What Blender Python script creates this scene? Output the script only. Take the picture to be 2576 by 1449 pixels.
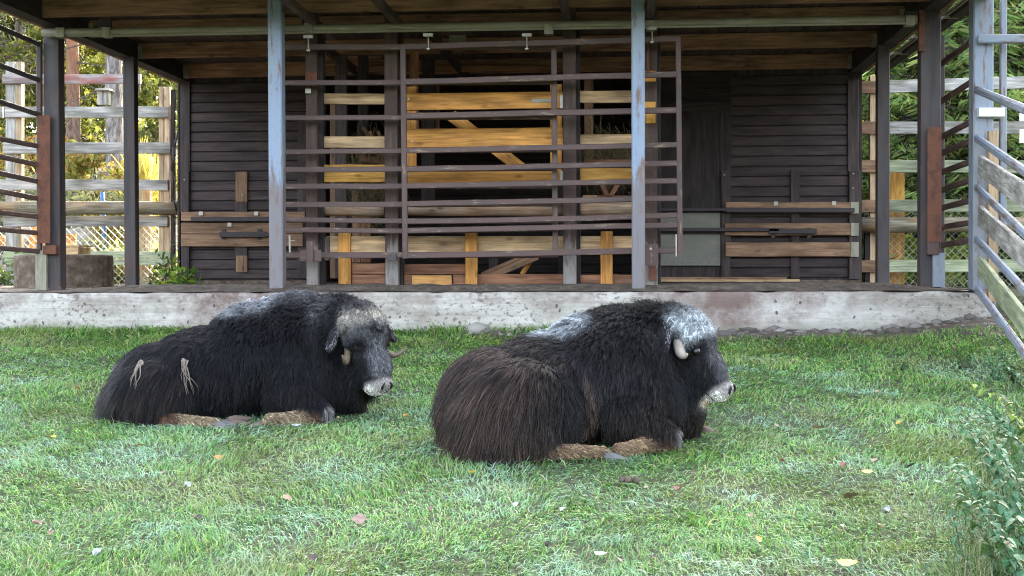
import bpy, bmesh, math, random
import numpy as np
from mathutils import Vector, Matrix, noise as mnoise
from mathutils.bvhtree import BVHTree
from mathutils.kdtree import KDTree

R = math.radians
rnd = random.Random(7)
rng = np.random.default_rng(11)
scene = bpy.context.scene
for o in list(bpy.data.objects):
    bpy.data.objects.remove(o)
COL = scene.collection

# ---------------------------------------------------------------- camera
FPX, IW, IH = 3435.0, 2576.0, 1449.0          # focal length and photo size in the same pixels
YAW, PITCH, ROLL = R(4.53), R(0.94), -0.0033
EYE = Vector((0, 0, 1.7))
cam_d = bpy.data.cameras.new('camera')
cam = bpy.data.objects.new('camera', cam_d)
COL.objects.link(cam)
CROT = Matrix.Rotation(YAW, 3, 'Z') @ Matrix.Rotation(math.pi / 2 - PITCH, 3, 'X') @ Matrix.Rotation(ROLL, 3, 'Z')
cam.matrix_world = Matrix.Translation(EYE) @ CROT.to_4x4()
cam_d.sensor_width = 36
cam_d.lens = 36 * FPX / IW
cam_d.clip_end = 1000
scene.camera = cam

# ---------------------------------------------------------------- sky, sun, exposure
SUN_AZ, SUN_EL = R(9), R(21)                   # sun stands behind the shelter, a little to the right
world = bpy.data.worlds.new('World')
scene.world = world
world.use_nodes = True
nt = world.node_tree
bg = nt.nodes['Background']
sky = nt.nodes.new('ShaderNodeTexSky')
sky.sky_type = 'NISHITA'
sky.sun_disc = False
sky.sun_elevation = SUN_EL
sky.sun_rotation = SUN_AZ
sky.air_density = 0.8
sky.dust_density = 6.0
sky.ozone_density = 0.2
hsv = nt.nodes.new('ShaderNodeHueSaturation')   # sky colour desaturated as white balance: paler, less blue all round
hsv.inputs['Saturation'].default_value = 0.58
nt.links.new(sky.outputs[0], hsv.inputs['Color'])
nt.links.new(hsv.outputs[0], bg.inputs[0])
bg.inputs[1].default_value = 0.15
sun_d = bpy.data.lights.new('sun', 'SUN')
sun_d.energy = 2.6
sun_d.angle = R(0.5)
sun_d.color = (1.0, 0.9, 0.74)
sun = bpy.data.objects.new('sun', sun_d)
COL.objects.link(sun)
sdir = Vector((math.sin(SUN_AZ) * math.cos(SUN_EL), math.cos(SUN_AZ) * math.cos(SUN_EL), math.sin(SUN_EL)))
sun.rotation_euler = sdir.to_track_quat('Z', 'Y').to_euler()
sun.location = (0, 0, 30)
scene.view_settings.view_transform = 'Standard'
scene.view_settings.look = 'None'
scene.view_settings.gamma = 1
scene.view_settings.exposure = 3.65
scene.render.engine = 'CYCLES'
scene.cycles.max_bounces = 8
scene.cycles.filter_width = 1.1
scene.cycles.use_denoising = True
scene.cycles.denoising_prefilter = 'NONE'
scene.cycles.use_adaptive_sampling = False
scene.cycles.transparent_max_bounces = 12


# ---------------------------------------------------------------- helpers
def ray(u, v):
    return CROT @ Vector(((u - IW / 2) / FPX, -(v - IH / 2) / FPX, -1))


def P(u, v, Y):
    """Point at depth Y (metres from the camera foot, along the shelter's depth)."""
    d = ray(u, v)
    return EYE + d * (Y / d.y)


SLOPE = 0.08


def G(u, v):
    """Point of the lawn seen at photo position u, v."""
    d = ray(u, v)
    t = EYE.z / (SLOPE * d.y - d.z)
    return EYE + d * t


def props(o, label=None, cat=None, group=None, kind=None):
    if label: o['label'] = label
    if cat: o['category'] = cat
    if group: o['group'] = group
    if kind: o['kind'] = kind
    return o


def thing(name, label, cat, loc=(0, 0, 0), group=None):
    o = bpy.data.objects.new(name, None)
    o.empty_display_size = .2
    COL.objects.link(o)
    o.location = loc
    return props(o, label, cat, group)


def wmat(p):
    return wmat(p.parent) @ p.matrix_basis if p.parent is not None else p.matrix_basis.copy()


def link(name, me, parent=None, M=None, mat=None):
    o = bpy.data.objects.new(name, me)
    COL.objects.link(o)
    if mat is not None and me is not None and hasattr(me, 'materials') and len(me.materials) == 0:
        me.materials.append(mat)
    if parent is not None:
        o.parent = parent
    if M is not None:
        o.matrix_basis = wmat(parent).inverted() @ M if parent is not None else M
    return o


def frame(A, B, side=None):
    ax = (B - A).normalized()
    if side is None:
        side = Vector((1, 0, 0)) if abs(ax.y) > .8 else Vector((0, 1, 0))
    ty = (side - ax * side.dot(ax)).normalized()
    tz = ax.cross(ty)
    M = Matrix((ax, ty, tz)).transposed().to_4x4()
    M.translation = (A + B) / 2
    return M


def bar(name, parent, mat, A, B, w, t=None, rad=None, cham=.004, seg=2, jit=0.0, side=None, taper=1.0, smooth=False, bend=0.0):
    """A board (width w, thickness t) or a round pole (rad) from A to B, its length along local X."""
    A, B = Vector(A), Vector(B)
    L = (B - A).length
    if rad:
        n = 12
        prof = [(rad * math.cos(2 * math.pi * i / n), rad * math.sin(2 * math.pi * i / n)) for i in range(n)]
        smooth = True
    else:
        a, b, c = t / 2, w / 2, min(cham, t / 3, w / 3)
        prof = [(-a + c, -b), (a - c, -b), (a, -b + c), (a, b - c), (a - c, b), (-a + c, b), (-a, b - c), (-a, -b + c)]
    n = len(prof)
    vs, fs = [], []
    for k in range(seg + 1):
        f = k / seg
        s = 1 + (taper - 1) * f
        oy, oz = rnd.gauss(0, jit), rnd.gauss(0, jit) - bend * 4 * f * (1 - f)
        for (y, z) in prof:
            vs.append((L * (f - .5), y * s + oy, z * s + oz + rnd.gauss(0, jit * .4)))
    for k in range(seg):
        for i in range(n):
            j = (i + 1) % n
            fs.append((k * n + i, k * n + j, (k + 1) * n + j, (k + 1) * n + i))
    fs.append(tuple(range(n - 1, -1, -1)))
    fs.append(tuple(seg * n + i for i in range(n)))
    me = bpy.data.meshes.new(name)
    me.from_pydata(vs, [], fs)
    if smooth:
        for p in me.polygons[:-2]:
            p.use_smooth = True
    return link(name, me, parent, frame(A, B, side), mat)


def px(Y):
    return Y / FPX * 1.003


def HB(name, parent, mat, u0, v0, u1, v1, hp, Y, t, **k):
    """Board lying along the picture's horizontal: centre line (u0,v0)-(u1,v1), hp high, front face at depth Y."""
    o = Vector((0, t / 2, 0))
    return bar(name, parent, mat, P(u0, v0, Y) + o, P(u1, v1, Y) + o, hp * px(Y), t, **k)


def VB(name, parent, mat, u0, v0, u1, v1, wp, Y, t, **k):
    o = Vector((0, t / 2, 0))
    return bar(name, parent, mat, P(u0, v0, Y) + o, P(u1, v1, Y) + o, wp * px(Y), t, **k)


def RB(name, parent, mat, u0, v0, u1, v1, Y, t, **k):
    """Board from its rectangle."""
    if abs(u1 - u0) >= abs(v1 - v0):
        return HB(name, parent, mat, u0, (v0 + v1) / 2, u1, (v0 + v1) / 2, abs(v1 - v0), Y, t, **k)
    return VB(name, parent, mat, (u0 + u1) / 2, v1, (u0 + u1) / 2, v0, abs(u1 - u0), Y, t, **k)


def arr_mesh(name, verts, faces, colors=None, smooth=False, cname='col'):
    """Mesh from numpy arrays; faces is an (n,3) or (n,4) array."""
    me = bpy.data.meshes.new(name)
    nv, nf, k = len(verts), len(faces), faces.shape[1]
    me.vertices.add(nv)
    me.vertices.foreach_set('co', np.ascontiguousarray(verts, dtype=np.float32).ravel())
    me.loops.add(nf * k)
    me.loops.foreach_set('vertex_index', np.ascontiguousarray(faces, dtype=np.int32).ravel())
    me.polygons.add(nf)
    me.polygons.foreach_set('loop_start', np.arange(0, nf * k, k, dtype=np.int32))
    if smooth:
        me.polygons.foreach_set('use_smooth', np.ones(nf, dtype=bool))
    me.update(calc_edges=True)
    if colors is not None:
        a = me.attributes.new(cname, 'FLOAT_COLOR', 'POINT')
        c = np.ones((nv, 4), dtype=np.float32)
        c[:, :3] = colors
        a.data.foreach_set('color', c.ravel())
    return me


def vnoise(x, y, seed=0):
    """Smooth value noise on numpy arrays, 0..1."""
    xi, yi = np.floor(x).astype(np.int64), np.floor(y).astype(np.int64)
    xf, yf = x - xi, y - yi
    u, v = xf * xf * (3 - 2 * xf), yf * yf * (3 - 2 * yf)

    def h(a, b):
        n = (a * 374761393 + b * 668265263 + seed * 144665) & 0x7fffffff
        n = ((n ^ (n >> 13)) * 1274126177) & 0x7fffffff
        return ((n ^ (n >> 16)) & 0xffff) / 65535.0
    return (h(xi, yi) * (1 - u) + h(xi + 1, yi) * u) * (1 - v) + (h(xi, yi + 1) * (1 - u) + h(xi + 1, yi + 1) * u) * v


def fnoise(x, y, seed=0, oct=3):
    s, a, t = 0, 1, 0
    for i in range(oct):
        s = s + a * vnoise(x * 2 ** i, y * 2 ** i, seed + i * 17)
        t += a
        a *= .5
    return s / t


def sstep(a, b, x):
    t = np.clip((x - a) / (b - a), 0, 1)
    return t * t * (3 - 2 * t)


# ---------------------------------------------------------------- materials
def new_mat(name):
    m = bpy.data.materials.new(name)
    m.use_nodes = True
    return m, m.node_tree.nodes, m.node_tree.links, m.node_tree.nodes['Principled BSDF']


def nd(ns, t, **k):
    n = ns.new(t)
    for a, b in k.items():
        setattr(n, a, b)
    return n


def ramp(ns, stops):
    r = ns.new('ShaderNodeValToRGB')
    e = r.color_ramp.elements
    while len(e) < len(stops):
        e.new(.5)
    for i, (p, c) in enumerate(stops):
        e[i].position = p
        e[i].color = (*c, 1) if len(c) == 3 else c
    return r


def coords(ns, ls, scale, rand=True):
    tc = ns.new('ShaderNodeTexCoord')
    mp = ns.new('ShaderNodeMapping')
    mp.inputs['Scale'].default_value = scale
    ls.new(tc.outputs['Object'], mp.inputs['Vector'])
    if rand:
        oi = ns.new('ShaderNodeObjectInfo')
        mu = nd(ns, 'ShaderNodeVectorMath', operation='SCALE')
        mu.inputs[0].default_value = (37.1, 11.7, 23.3)
        ls.new(oi.outputs['Random'], mu.inputs['Scale'])
        ls.new(mu.outputs[0], mp.inputs['Location'])
    return mp


def mix(ns, ls, f, a, b, mode='MIX'):
    m = nd(ns, 'ShaderNodeMix', data_type='RGBA', blend_type=mode)
    for sock, v in ((m.inputs[0], f), (m.inputs[6], a), (m.inputs[7], b)):
        if isinstance(v, (int, float)):
            sock.default_value = v
        elif isinstance(v, tuple):
            sock.default_value = (*v, 1)
        else:
            ls.new(v, sock)
    return m.outputs[2]


def wood(name, dark, light, rough=.75, knots=.6, stain=None, stain_amt=.5, bump=.25, vary=.25, grain=1.0):
    """Sawn or painted timber: grain along local X, knots, stains; each piece its own offset and tone."""
    m, ns, ls, bs = new_mat(name)
    mp = coords(ns, ls, (1.3 * grain, 26 * grain, 26 * grain))
    g = nd(ns, 'ShaderNodeTexNoise')
    g.inputs['Scale'].default_value = 1.6
    g.inputs['Detail'].default_value = 7
    g.inputs['Roughness'].default_value = .62
    g.inputs['Distortion'].default_value = .6
    ls.new(mp.outputs[0], g.inputs['Vector'])
    rp = ramp(ns, [(.34, tuple(x * .8 for x in dark)), (.52, tuple((a + b) / 2 for a, b in zip(dark, light))), (.68, light)])
    ls.new(g.outputs[0], rp.inputs[0])
    c = rp.outputs[0]
    if knots:
        mk = coords(ns, ls, (3.2, 0.0, 7.5))
        vo = nd(ns, 'ShaderNodeTexVoronoi')
        vo.inputs['Scale'].default_value = 1.0
        ls.new(mk.outputs[0], vo.inputs['Vector'])
        kr = ramp(ns, [(.07, (1, 1, 1)), (.19, (0, 0, 0))])
        ls.new(vo.outputs[0], kr.inputs[0])
        km = nd(ns, 'ShaderNodeMath', operation='MULTIPLY')
        km.inputs[1].default_value = knots
        ls.new(kr.outputs[0], km.inputs[0])
        c = mix(ns, ls, km.outputs[0], c, tuple(x * .35 for x in dark))
    if stain:
        ms = coords(ns, ls, (1.6, 5, 5))
        sn = nd(ns, 'ShaderNodeTexNoise')
        sn.inputs['Scale'].default_value = 1.5
        sn.inputs['Detail'].default_value = 6
        ls.new(ms.outputs[0], sn.inputs['Vector'])
        sr = ramp(ns, [(.46, (0, 0, 0)), (.66, (stain_amt,) * 3)])
        ls.new(sn.outputs[0], sr.inputs[0])
        c = mix(ns, ls, sr.outputs[0], c, stain)
    mb = coords(ns, ls, (.9, 4, 4))
    bn = nd(ns, 'ShaderNodeTexNoise')
    bn.inputs['Scale'].default_value = 2.4
    bn.inputs['Detail'].default_value = 5
    ls.new(mb.outputs[0], bn.inputs['Vector'])
    br_ = ramp(ns, [(.32, (.62, .60, .58)), (.5, (1, 1, 1)), (.68, (1.28, 1.24, 1.2))])
    ls.new(bn.outputs[0], br_.inputs[0])
    c = mix(ns, ls, 1.0, c, br_.outputs[0], 'MULTIPLY')
    oi = ns.new('ShaderNodeObjectInfo')
    mr = nd(ns, 'ShaderNodeMapRange')
    mr.inputs['To Min'].default_value = 1 - vary
    mr.inputs['To Max'].default_value = 1 + vary
    ls.new(oi.outputs['Random'], mr.inputs[0])
    hs = nd(ns, 'ShaderNodeHueSaturation')
    ls.new(mr.outputs[0], hs.inputs['Value'])
    ls.new(c, hs.inputs['Color'])
    ls.new(hs.outputs[0], bs.inputs['Base Color'])
    bs.inputs['Roughness'].default_value = rough
    bs.inputs['Specular IOR Level'].default_value = .25
    bp = nd(ns, 'ShaderNodeBump')
    bp.inputs['Strength'].default_value = bump
    bp.inputs['Distance'].default_value = .01
    ls.new(g.outputs[0], bp.inputs['Height'])
    ls.new(bp.outputs[0], bs.inputs['Normal'])
    return m


def metal_paint(name, paint, wear, wear_lo=.5, wear_hi=.62, rough=.55, spec=.35, stretch=(1.2, 9, 9), second=None, foot=None):
    """Painted steel with rust and worn patches, streaked along its length."""
    m, ns, ls, bs = new_mat(name)
    mp = coords(ns, ls, stretch)
    n1 = nd(ns, 'ShaderNodeTexNoise')
    n1.inputs['Scale'].default_value = 2.2
    n1.inputs['Detail'].default_value = 9
    n1.inputs['Roughness'].default_value = .68
    ls.new(mp.outputs[0], n1.inputs['Vector'])
    r1 = ramp(ns, [(wear_lo, (0, 0, 0)), (wear_hi, (1, 1, 1))])
    ls.new(n1.outputs[0], r1.inputs[0])
    n2 = nd(ns, 'ShaderNodeTexNoise')
    n2.inputs['Scale'].default_value = 30
    n2.inputs['Detail'].default_value = 4
    ls.new(mp.outputs[0], n2.inputs['Vector'])
    base = mix(ns, ls, n2.outputs[0], tuple(x * .75 for x in paint), tuple(min(1, x * 1.25) for x in paint))
    if second:
        n3 = nd(ns, 'ShaderNodeTexNoise')
        n3.inputs['Scale'].default_value = .9
        n3.inputs['Detail'].default_value = 6
        ls.new(mp.outputs[0], n3.inputs['Vector'])
        r3 = ramp(ns, [(.45, (0, 0, 0)), (.62, (1, 1, 1))])
        ls.new(n3.outputs[0], r3.inputs[0])
        base = mix(ns, ls, r3.outputs[0], base, second)
    if foot:      # paint rubbed off the lower part by the animals: (colour, from, to) along the length
        tc = ns.new('ShaderNodeTexCoord')
        sx = ns.new('ShaderNodeSeparateXYZ')
        ls.new(tc.outputs['Object'], sx.inputs[0])
        fm = nd(ns, 'ShaderNodeMapRange')
        fm.inputs['From Min'].default_value = foot[2]
        fm.inputs['From Max'].default_value = foot[1]
        ls.new(sx.outputs[0], fm.inputs[0])
        fa = nd(ns, 'ShaderNodeMath', operation='ADD')
        ls.new(fm.outputs[0], fa.inputs[0])
        ls.new(n1.outputs[0], fa.inputs[1])
        fr2 = ramp(ns, [(.86, (0, 0, 0)), (.99, (.85, .85, .85))])
        ls.new(fa.outputs[0], fr2.inputs[0])
        base = mix(ns, ls, fr2.outputs[0], base, foot[0])
    c = mix(ns, ls, r1.outputs[0], base, wear)
    ls.new(c, bs.inputs['Base Color'])
    bs.inputs['Roughness'].default_value = rough
    bs.inputs['Specular IOR Level'].default_value = spec
    bp = nd(ns, 'ShaderNodeBump')
    bp.inputs['Strength'].default_value = .2
    bp.inputs['Distance'].default_value = .004
    ls.new(n1.outputs[0], bp.inputs['Height'])
    ls.new(bp.outputs[0], bs.inputs['Normal'])
    return m


def plain(name, col, rough=.6, metal=0, spec=.4, nscale=20, var=.3):
    m, ns, ls, bs = new_mat(name)
    mp = coords(ns, ls, (1, 1, 1))
    n = nd(ns, 'ShaderNodeTexNoise')
    n.inputs['Scale'].default_value = nscale
    n.inputs['Detail'].default_value = 5
    ls.new(mp.outputs[0], n.inputs['Vector'])
    c = mix(ns, ls, n.outputs[0], tuple(x * (1 - var) for x in col), tuple(min(1, x * (1 + var)) for x in col))
    ls.new(c, bs.inputs['Base Color'])
    bs.inputs['Roughness'].default_value = rough
    bs.inputs['Metallic'].default_value = metal
    bs.inputs['Specular IOR Level'].default_value = spec
    return m


def attr_mat(name, attr='col', rough=.6, spec=.2, trans=0.0, tint=(1, 1, 1)):
    """Colour from a point attribute; trans adds light passing through (leaves, blades)."""
    m, ns, ls, bs = new_mat(name)
    a = nd(ns, 'ShaderNodeAttribute', attribute_name=attr)
    ls.new(a.outputs['Color'], bs.inputs['Base Color'])
    bs.inputs['Roughness'].default_value = rough
    bs.inputs['Specular IOR Level'].default_value = spec
    if trans:
        tr = ns.new('ShaderNodeBsdfTranslucent')
        c = mix(ns, ls, 1.0, a.outputs['Color'], tint, 'MULTIPLY')
        ls.new(c, tr.inputs[0])
        mx = ns.new('ShaderNodeMixShader')
        mx.inputs[0].default_value = trans
        ls.new(bs.outputs[0], mx.inputs[1])
        ls.new(tr.outputs[0], mx.inputs[2])
        ls.new(mx.outputs[0], ns['Material Output'].inputs[0])
    return m


M = {}
M['joist'] = wood('joist_timber', (.19, .10, .06), (.33, .19, .115), knots=.7, vary=.12)
M['deck'] = wood('roof_boards', (.06, .045, .04), (.12, .09, .075), knots=.3)
M['greywood'] = wood('weathered_grey_timber', (.24, .225, .20), (.50, .48, .44), knots=.22, stain=(.14, .13, .08), stain_amt=.6, vary=.15)
M['redgrey'] = wood('red_flaked_timber', (.20, .175, .16), (.38, .33, .31), knots=.3, stain=(.30, .09, .07), stain_amt=.8, vary=.1)
M['pine'] = wood('fresh_pine', (.42, .185, .045), (.66, .33, .085), knots=.6, vary=.08, bump=.12)
M['paleboard'] = wood('pale_pine', (.42, .27, .14), (.68, .48, .27), knots=.6, stain=(.16, .10, .06), stain_amt=.5, vary=.1)
M['yellow'] = wood('yellow_pine', (.48, .23, .045), (.72, .40, .10), knots=.6, vary=.08)
M['brownboard'] = wood('brown_timber', (.20, .115, .065), (.36, .22, .13), knots=.6, stain=(.12, .08, .06), stain_amt=.4, vary=.18)
M['redboard'] = wood('reddish_timber', (.22, .10, .055), (.36, .18, .10), knots=.5, stain=(.13, .08, .06), stain_amt=.5, vary=.15)
M['orange'] = wood('orange_board', (.50, .24, .07), (.66, .36, .13), knots=.4, vary=.05)
M['log'] = wood('peeled_log', (.30, .20, .13), (.52, .38, .26), knots=.8, stain=(.30, .16, .08), stain_amt=.6, vary=.12)
M['oldlog'] = wood('weathered_log', (.16, .14, .09), (.36, .32, .23), knots=.5, stain=(.36, .18, .06), stain_amt=.5)
M['siding'] = wood('dark_brown_painted_board', (.038, .027, .026), (.070, .050, .047), rough=.6, knots=.15, vary=.26, bump=.15)
M['trim'] = wood('dark_brown_trim', (.042, .030, .028), (.078, .057, .052), rough=.6, knots=.1, vary=.12, bump=.15)
M['postwood'] = wood('worn_brown_post', (.085, .060, .050), (.15, .11, .092), knots=.2, stain=(.30, .26, .22), stain_amt=.7, vary=.1)
M['dark'] = wood('dark_interior_timber', (.03, .024, .022), (.055, .043, .040), knots=.2)
M['tanpost'] = wood('tan_post', (.42, .29, .17), (.60, .44, .28), knots=.5)
M['wetgreen'] = wood('green_tinged_timber', (.20, .23, .13), (.46, .47, .33), knots=.3, stain=(.22, .28, .14), stain_amt=.6)
M['bluesteel'] = metal_paint('blue_grey_painted_steel', (.22, .26, .32), (.17, .115, .09), .52, .62, second=(.25, .27, .29))
M['bluepost'] = metal_paint('rubbed_blue_steel', (.25, .31, .41), (.19, .12, .09), .54, .64, second=(.28, .33, .38), foot=((.18, .15, .145), -1.3, .35))
M['oldpost'] = metal_paint('worn_brown_post_paint', (.085, .059, .049), (.14, .10, .08), .5, .7, rough=.8, spec=.15, foot=((.30, .275, .25), -1.75, -.55))
M['darksteel'] = metal_paint('dark_primed_steel', (.045, .040, .041), (.10, .055, .04), .48, .66, second=(.075, .066, .066))
M['brownsteel'] = metal_paint('brown_painted_steel', (.108, .064, .054), (.24, .18, .12), .57, .67, second=(.088, .058, .050), stretch=(2, 9, 9))
M['rust'] = metal_paint('rusty_steel', (.18, .078, .05), (.095, .052, .04), .46, .66, rough=.85, spec=.15, stretch=(4, 6, 6))
M['galv'] = metal_paint('dull_galvanised_steel', (.30, .28, .20), (.42, .40, .32), .5, .7, rough=.5, second=(.22, .20, .14))
M['plate'] = metal_paint('grey_beige_sheet', (.19, .185, .15), (.26, .24, .19), .5, .8, rough=.6, stretch=(1, 2, 2))
M['zinc'] = plain('bright_zinc', (.42, .39, .32), .4, .3)
M['white'] = plain('chipped_white_paint', (.72, .74, .70), .6)
M['signwhite'] = plain('white_sign', (.80, .82, .84), .5, nscale=4, var=.05)
M['blackbar'] = metal_paint('black_brown_bar', (.045, .034, .034), (.10, .06, .05), .6, .75)
M['bluepole'] = plain('blue_pole', (.07, .17, .36), .5)
M['wire'] = plain('galvanised_wire', (.42, .40, .33), .5, .4)

# ---------------------------------------------------------------- terrain
YW, ZP = 13.3, 1.4406                          # front face of the concrete platform, its top
XR = P(2507, 760, YW).x                        # right end of the platform
XL = -13.0


def zg(x, y):
    """Height of the ground (numpy)."""
    z = SLOPE * np.minimum(y, YW)
    back = 1.06 + .31 * sstep(13.5, 15.5, y)
    z = np.where(y > YW, np.maximum(z, back), z)
    hill = sstep(-3.5, -7.0, x) * np.maximum(0, y - 20.3) * .21
    z = z + np.minimum(hill, 4.5 + .02 * np.maximum(0, y - 40))
    z = z + np.maximum(0, y - 22) * .035 * (1 - sstep(-3.5, -7, x))
    z = z + .32 * sstep(3.55, 4.1, x) * sstep(10.8, 13.3, y) * (1 - sstep(13.5, 15.5, y))
    z = z + .10 * sstep(2.6, 4.5, x) * sstep(12.5, 9, y)
    z = z + .13 * sstep(2.2, 3.5, x) * sstep(12.0, 13.2, y) * (1 - sstep(13.3, 13.5, y))
    return z


def make_ground():
    xs = np.unique(np.concatenate([np.linspace(-150, -12, 24), np.arange(-12, 9, .22), np.linspace(9, 150, 24)]))
    ys = np.unique(np.concatenate([np.linspace(-60, 3, 14), np.arange(3, 14.2, .2), np.arange(14.2, 46, .6), np.linspace(46, 240, 24)]))
    X, Y = np.meshgrid(xs, ys)
    Z = zg(X, Y)
    Z = Z + (fnoise(X * .9, Y * .9, 3) - .5) * .05 * (1 - sstep(13.2, 13.35, Y)) + np.where(Y > 18, (fnoise(X * .7, Y * .7, 5) - .5) * .5 * sstep(20.5, 24, Y), 0)
    V = np.stack([X, Y, Z], -1).reshape(-1, 3)
    nx, ny = len(xs), len(ys)
    i = np.arange(nx - 1)[None, :] + np.arange(ny - 1)[:, None] * nx
    i = i.ravel()
    F = np.stack([i, i + 1, i + 1 + nx, i + nx], -1)
    me = arr_mesh('ground', V, F, smooth=True)
    m, ns, ls, bs = new_mat('lawn_soil')
    mp = coords(ns, ls, (1, 1, 1), rand=False)
    n1 = nd(ns, 'ShaderNodeTexNoise')
    n1.inputs['Scale'].default_value = 14
    n1.inputs['Detail'].default_value = 9
    n1.inputs['Roughness'].default_value = .75
    ls.new(mp.outputs[0], n1.inputs['Vector'])
    r1 = ramp(ns, [(.36, (.018, .018, .009)), (.5, (.040, .052, .018)), (.64, (.095, .11, .048))])
    ls.new(n1.outputs[0], r1.inputs[0])
    n2 = nd(ns, 'ShaderNodeTexNoise')
    n2.inputs['Scale'].default_value = 1.4
    n2.inputs['Detail'].default_value = 9
    ls.new(mp.outputs[0], n2.inputs['Vector'])
    r2 = ramp(ns, [(.35, (.035, .030, .015)), (.5, (.09, .08, .03)), (.62, (.12, .11, .06)), (.75, (.07, .09, .025))])
    ls.new(n2.outputs[0], r2.inputs[0])
    sx = ns.new('ShaderNodeSeparateXYZ')
    ls.new(mp.outputs[0], sx.inputs[0])
    mr = nd(ns, 'ShaderNodeMapRange')
    mr.inputs['From Min'].default_value = 14
    mr.inputs['From Max'].default_value = 19
    ls.new(sx.outputs[1], mr.inputs[0])
    ls.new(mix(ns, ls, mr.outputs[0], r1.outputs[0], r2.outputs[0]), bs.inputs['Base Color'])
    bs.inputs['Roughness'].default_value = .9
    bp = nd(ns, 'ShaderNodeBump')
    bp.inputs['Strength'].default_value = .9
    bp.inputs['Distance'].default_value = .03
    ls.new(n1.outputs[0], bp.inputs['Height'])
    ls.new(bp.outputs[0], bs.inputs['Normal'])
    o = link('ground', me, mat=m)
    props(o, 'short frosty green lawn sloping up to the concrete edge, forest floor behind', kind='structure')


make_ground()


def concrete_material():
    m, ns, ls, bs = new_mat('stained_white_concrete')
    mp = coords(ns, ls, (1, 1, 1), rand=False)

    def noise(scale, detail, sc=(1, 1, 1), rough=.6):
        q = coords(ns, ls, sc, rand=False)
        n = nd(ns, 'ShaderNodeTexNoise')
        n.inputs['Scale'].default_value = scale
        n.inputs['Detail'].default_value = detail
        n.inputs['Roughness'].default_value = rough
        ls.new(q.outputs[0], n.inputs['Vector'])
        return n.outputs[0]
    a = noise(1.7, 8, (1, 1, 3))
    r = ramp(ns, [(.3, (.25, .22, .18)), (.46, (.42, .39, .335)), (.62, (.55, .52, .465))])
    ls.new(a, r.inputs[0])
    c = r.outputs[0]
    # horizontal board marks left by the shuttering
    b = noise(2.0, 6, (.35, 1, 16))
    rb = ramp(ns, [(.50, (0, 0, 0)), (.62, (.38, .38, .38))])
    ls.new(b, rb.inputs[0])
    c = mix(ns, ls, rb.outputs[0], c, (.27, .23, .19))
    # reddish brown stains, strongest under the two middle posts
    d = noise(2.6, 12, (1, 1, 1.2), .78)
    sx = ns.new('ShaderNodeSeparateXYZ')
    ls.new(mp.outputs[0], sx.inputs[0])

    def hump(x0, w):
        s = nd(ns, 'ShaderNodeMath', operation='SUBTRACT')
        ls.new(sx.outputs[0], s.inputs[0])
        s.inputs[1].default_value = x0
        ab = nd(ns, 'ShaderNodeMath', operation='ABSOLUTE')
        ls.new(s.outputs[0], ab.inputs[0])
        q = nd(ns, 'ShaderNodeMapRange')
        q.inputs['From Min'].default_value = w
        q.inputs['From Max'].default_value = 0
        ls.new(ab.outputs[0], q.inputs[0])
        return q.outputs[0]
    h1, h2 = hump(P(1830, 760, YW).x, 1.0), hump(P(640, 760, YW).x, 1.3)
    mx = nd(ns, 'ShaderNodeMath', operation='MAXIMUM')
    ls.new(h1, mx.inputs[0])
    ls.new(h2, mx.inputs[1])
    ad = nd(ns, 'ShaderNodeMath', operation='MULTIPLY_ADD')
    ls.new(mx.outputs[0], ad.inputs[0])
    ad.inputs[1].default_value = .20
    ls.new(d, ad.inputs[2])
    # more of it along the top edge, where the muck runs down
    zt = nd(ns, 'ShaderNodeMapRange')
    zt.inputs['From Min'].default_value = 1.25
    zt.inputs['From Max'].default_value = 1.46
    zt.inputs['To Max'].default_value = .10
    ls.new(sx.outputs[2], zt.inputs[0])
    ad2 = nd(ns, 'ShaderNodeMath', operation='ADD')
    ls.new(ad.outputs[0], ad2.inputs[0])
    ls.new(zt.outputs[0], ad2.inputs[1])
    rs = ramp(ns, [(.52, (0, 0, 0)), (.80, (.9, .9, .9))])
    ls.new(ad2.outputs[0], rs.inputs[0])
    c = mix(ns, ls, rs.outputs[0], c, (.155, .095, .08))
    # chips and splashes of dirt
    vo = nd(ns, 'ShaderNodeTexVoronoi')
    vo.inputs['Scale'].default_value = 10
    q = coords(ns, ls, (1, 1, .8), rand=False)
    dn = nd(ns, 'ShaderNodeTexNoise')
    dn.inputs['Scale'].default_value = 20
    ls.new(q.outputs[0], dn.inputs['Vector'])
    va = nd(ns, 'ShaderNodeMix', data_type='VECTOR')
    va.inputs[0].default_value = .03
    ls.new(q.outputs[0], va.inputs[4])
    ls.new(dn.outputs[1], va.inputs[5])
    ls.new(va.outputs[1], vo.inputs['Vector'])
    vr = ramp(ns, [(.13, (1, 1, 1)), (.155, (0, 0, 0))])
    ls.new(vo.outputs[0], vr.inputs[0])
    gate = noise(2.3, 3)
    gr = ramp(ns, [(.42, (0, 0, 0)), (.52, (.9, .9, .9))])
    ls.new(gate, gr.inputs[0])
    c = mix(ns, ls, mix(ns, ls, 1.0, vr.outputs[0], gr.outputs[0], 'MULTIPLY'), c, (.075, .062, .055))
    fl = noise(17, 6, (1, 1, 1.5), .65)
    fr_ = ramp(ns, [(.535, (0, 0, 0)), (.60, (.8, .8, .8))])
    ls.new(fl, fr_.inputs[0])
    g2 = noise(1.6, 5)
    g2r = ramp(ns, [(.40, (.12, .12, .12)), (.58, (1, 1, 1))])
    ls.new(g2, g2r.inputs[0])
    c = mix(ns, ls, mix(ns, ls, 1.0, fr_.outputs[0], g2r.outputs[0], 'MULTIPLY'), c, (.14, .11, .095))
    # greenish tide line at the grass
    zb = nd(ns, 'ShaderNodeMapRange')
    zb.inputs['From Min'].default_value = 1.16
    zb.inputs['From Max'].default_value = 1.06
    zb.inputs['To Max'].default_value = .55
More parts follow.
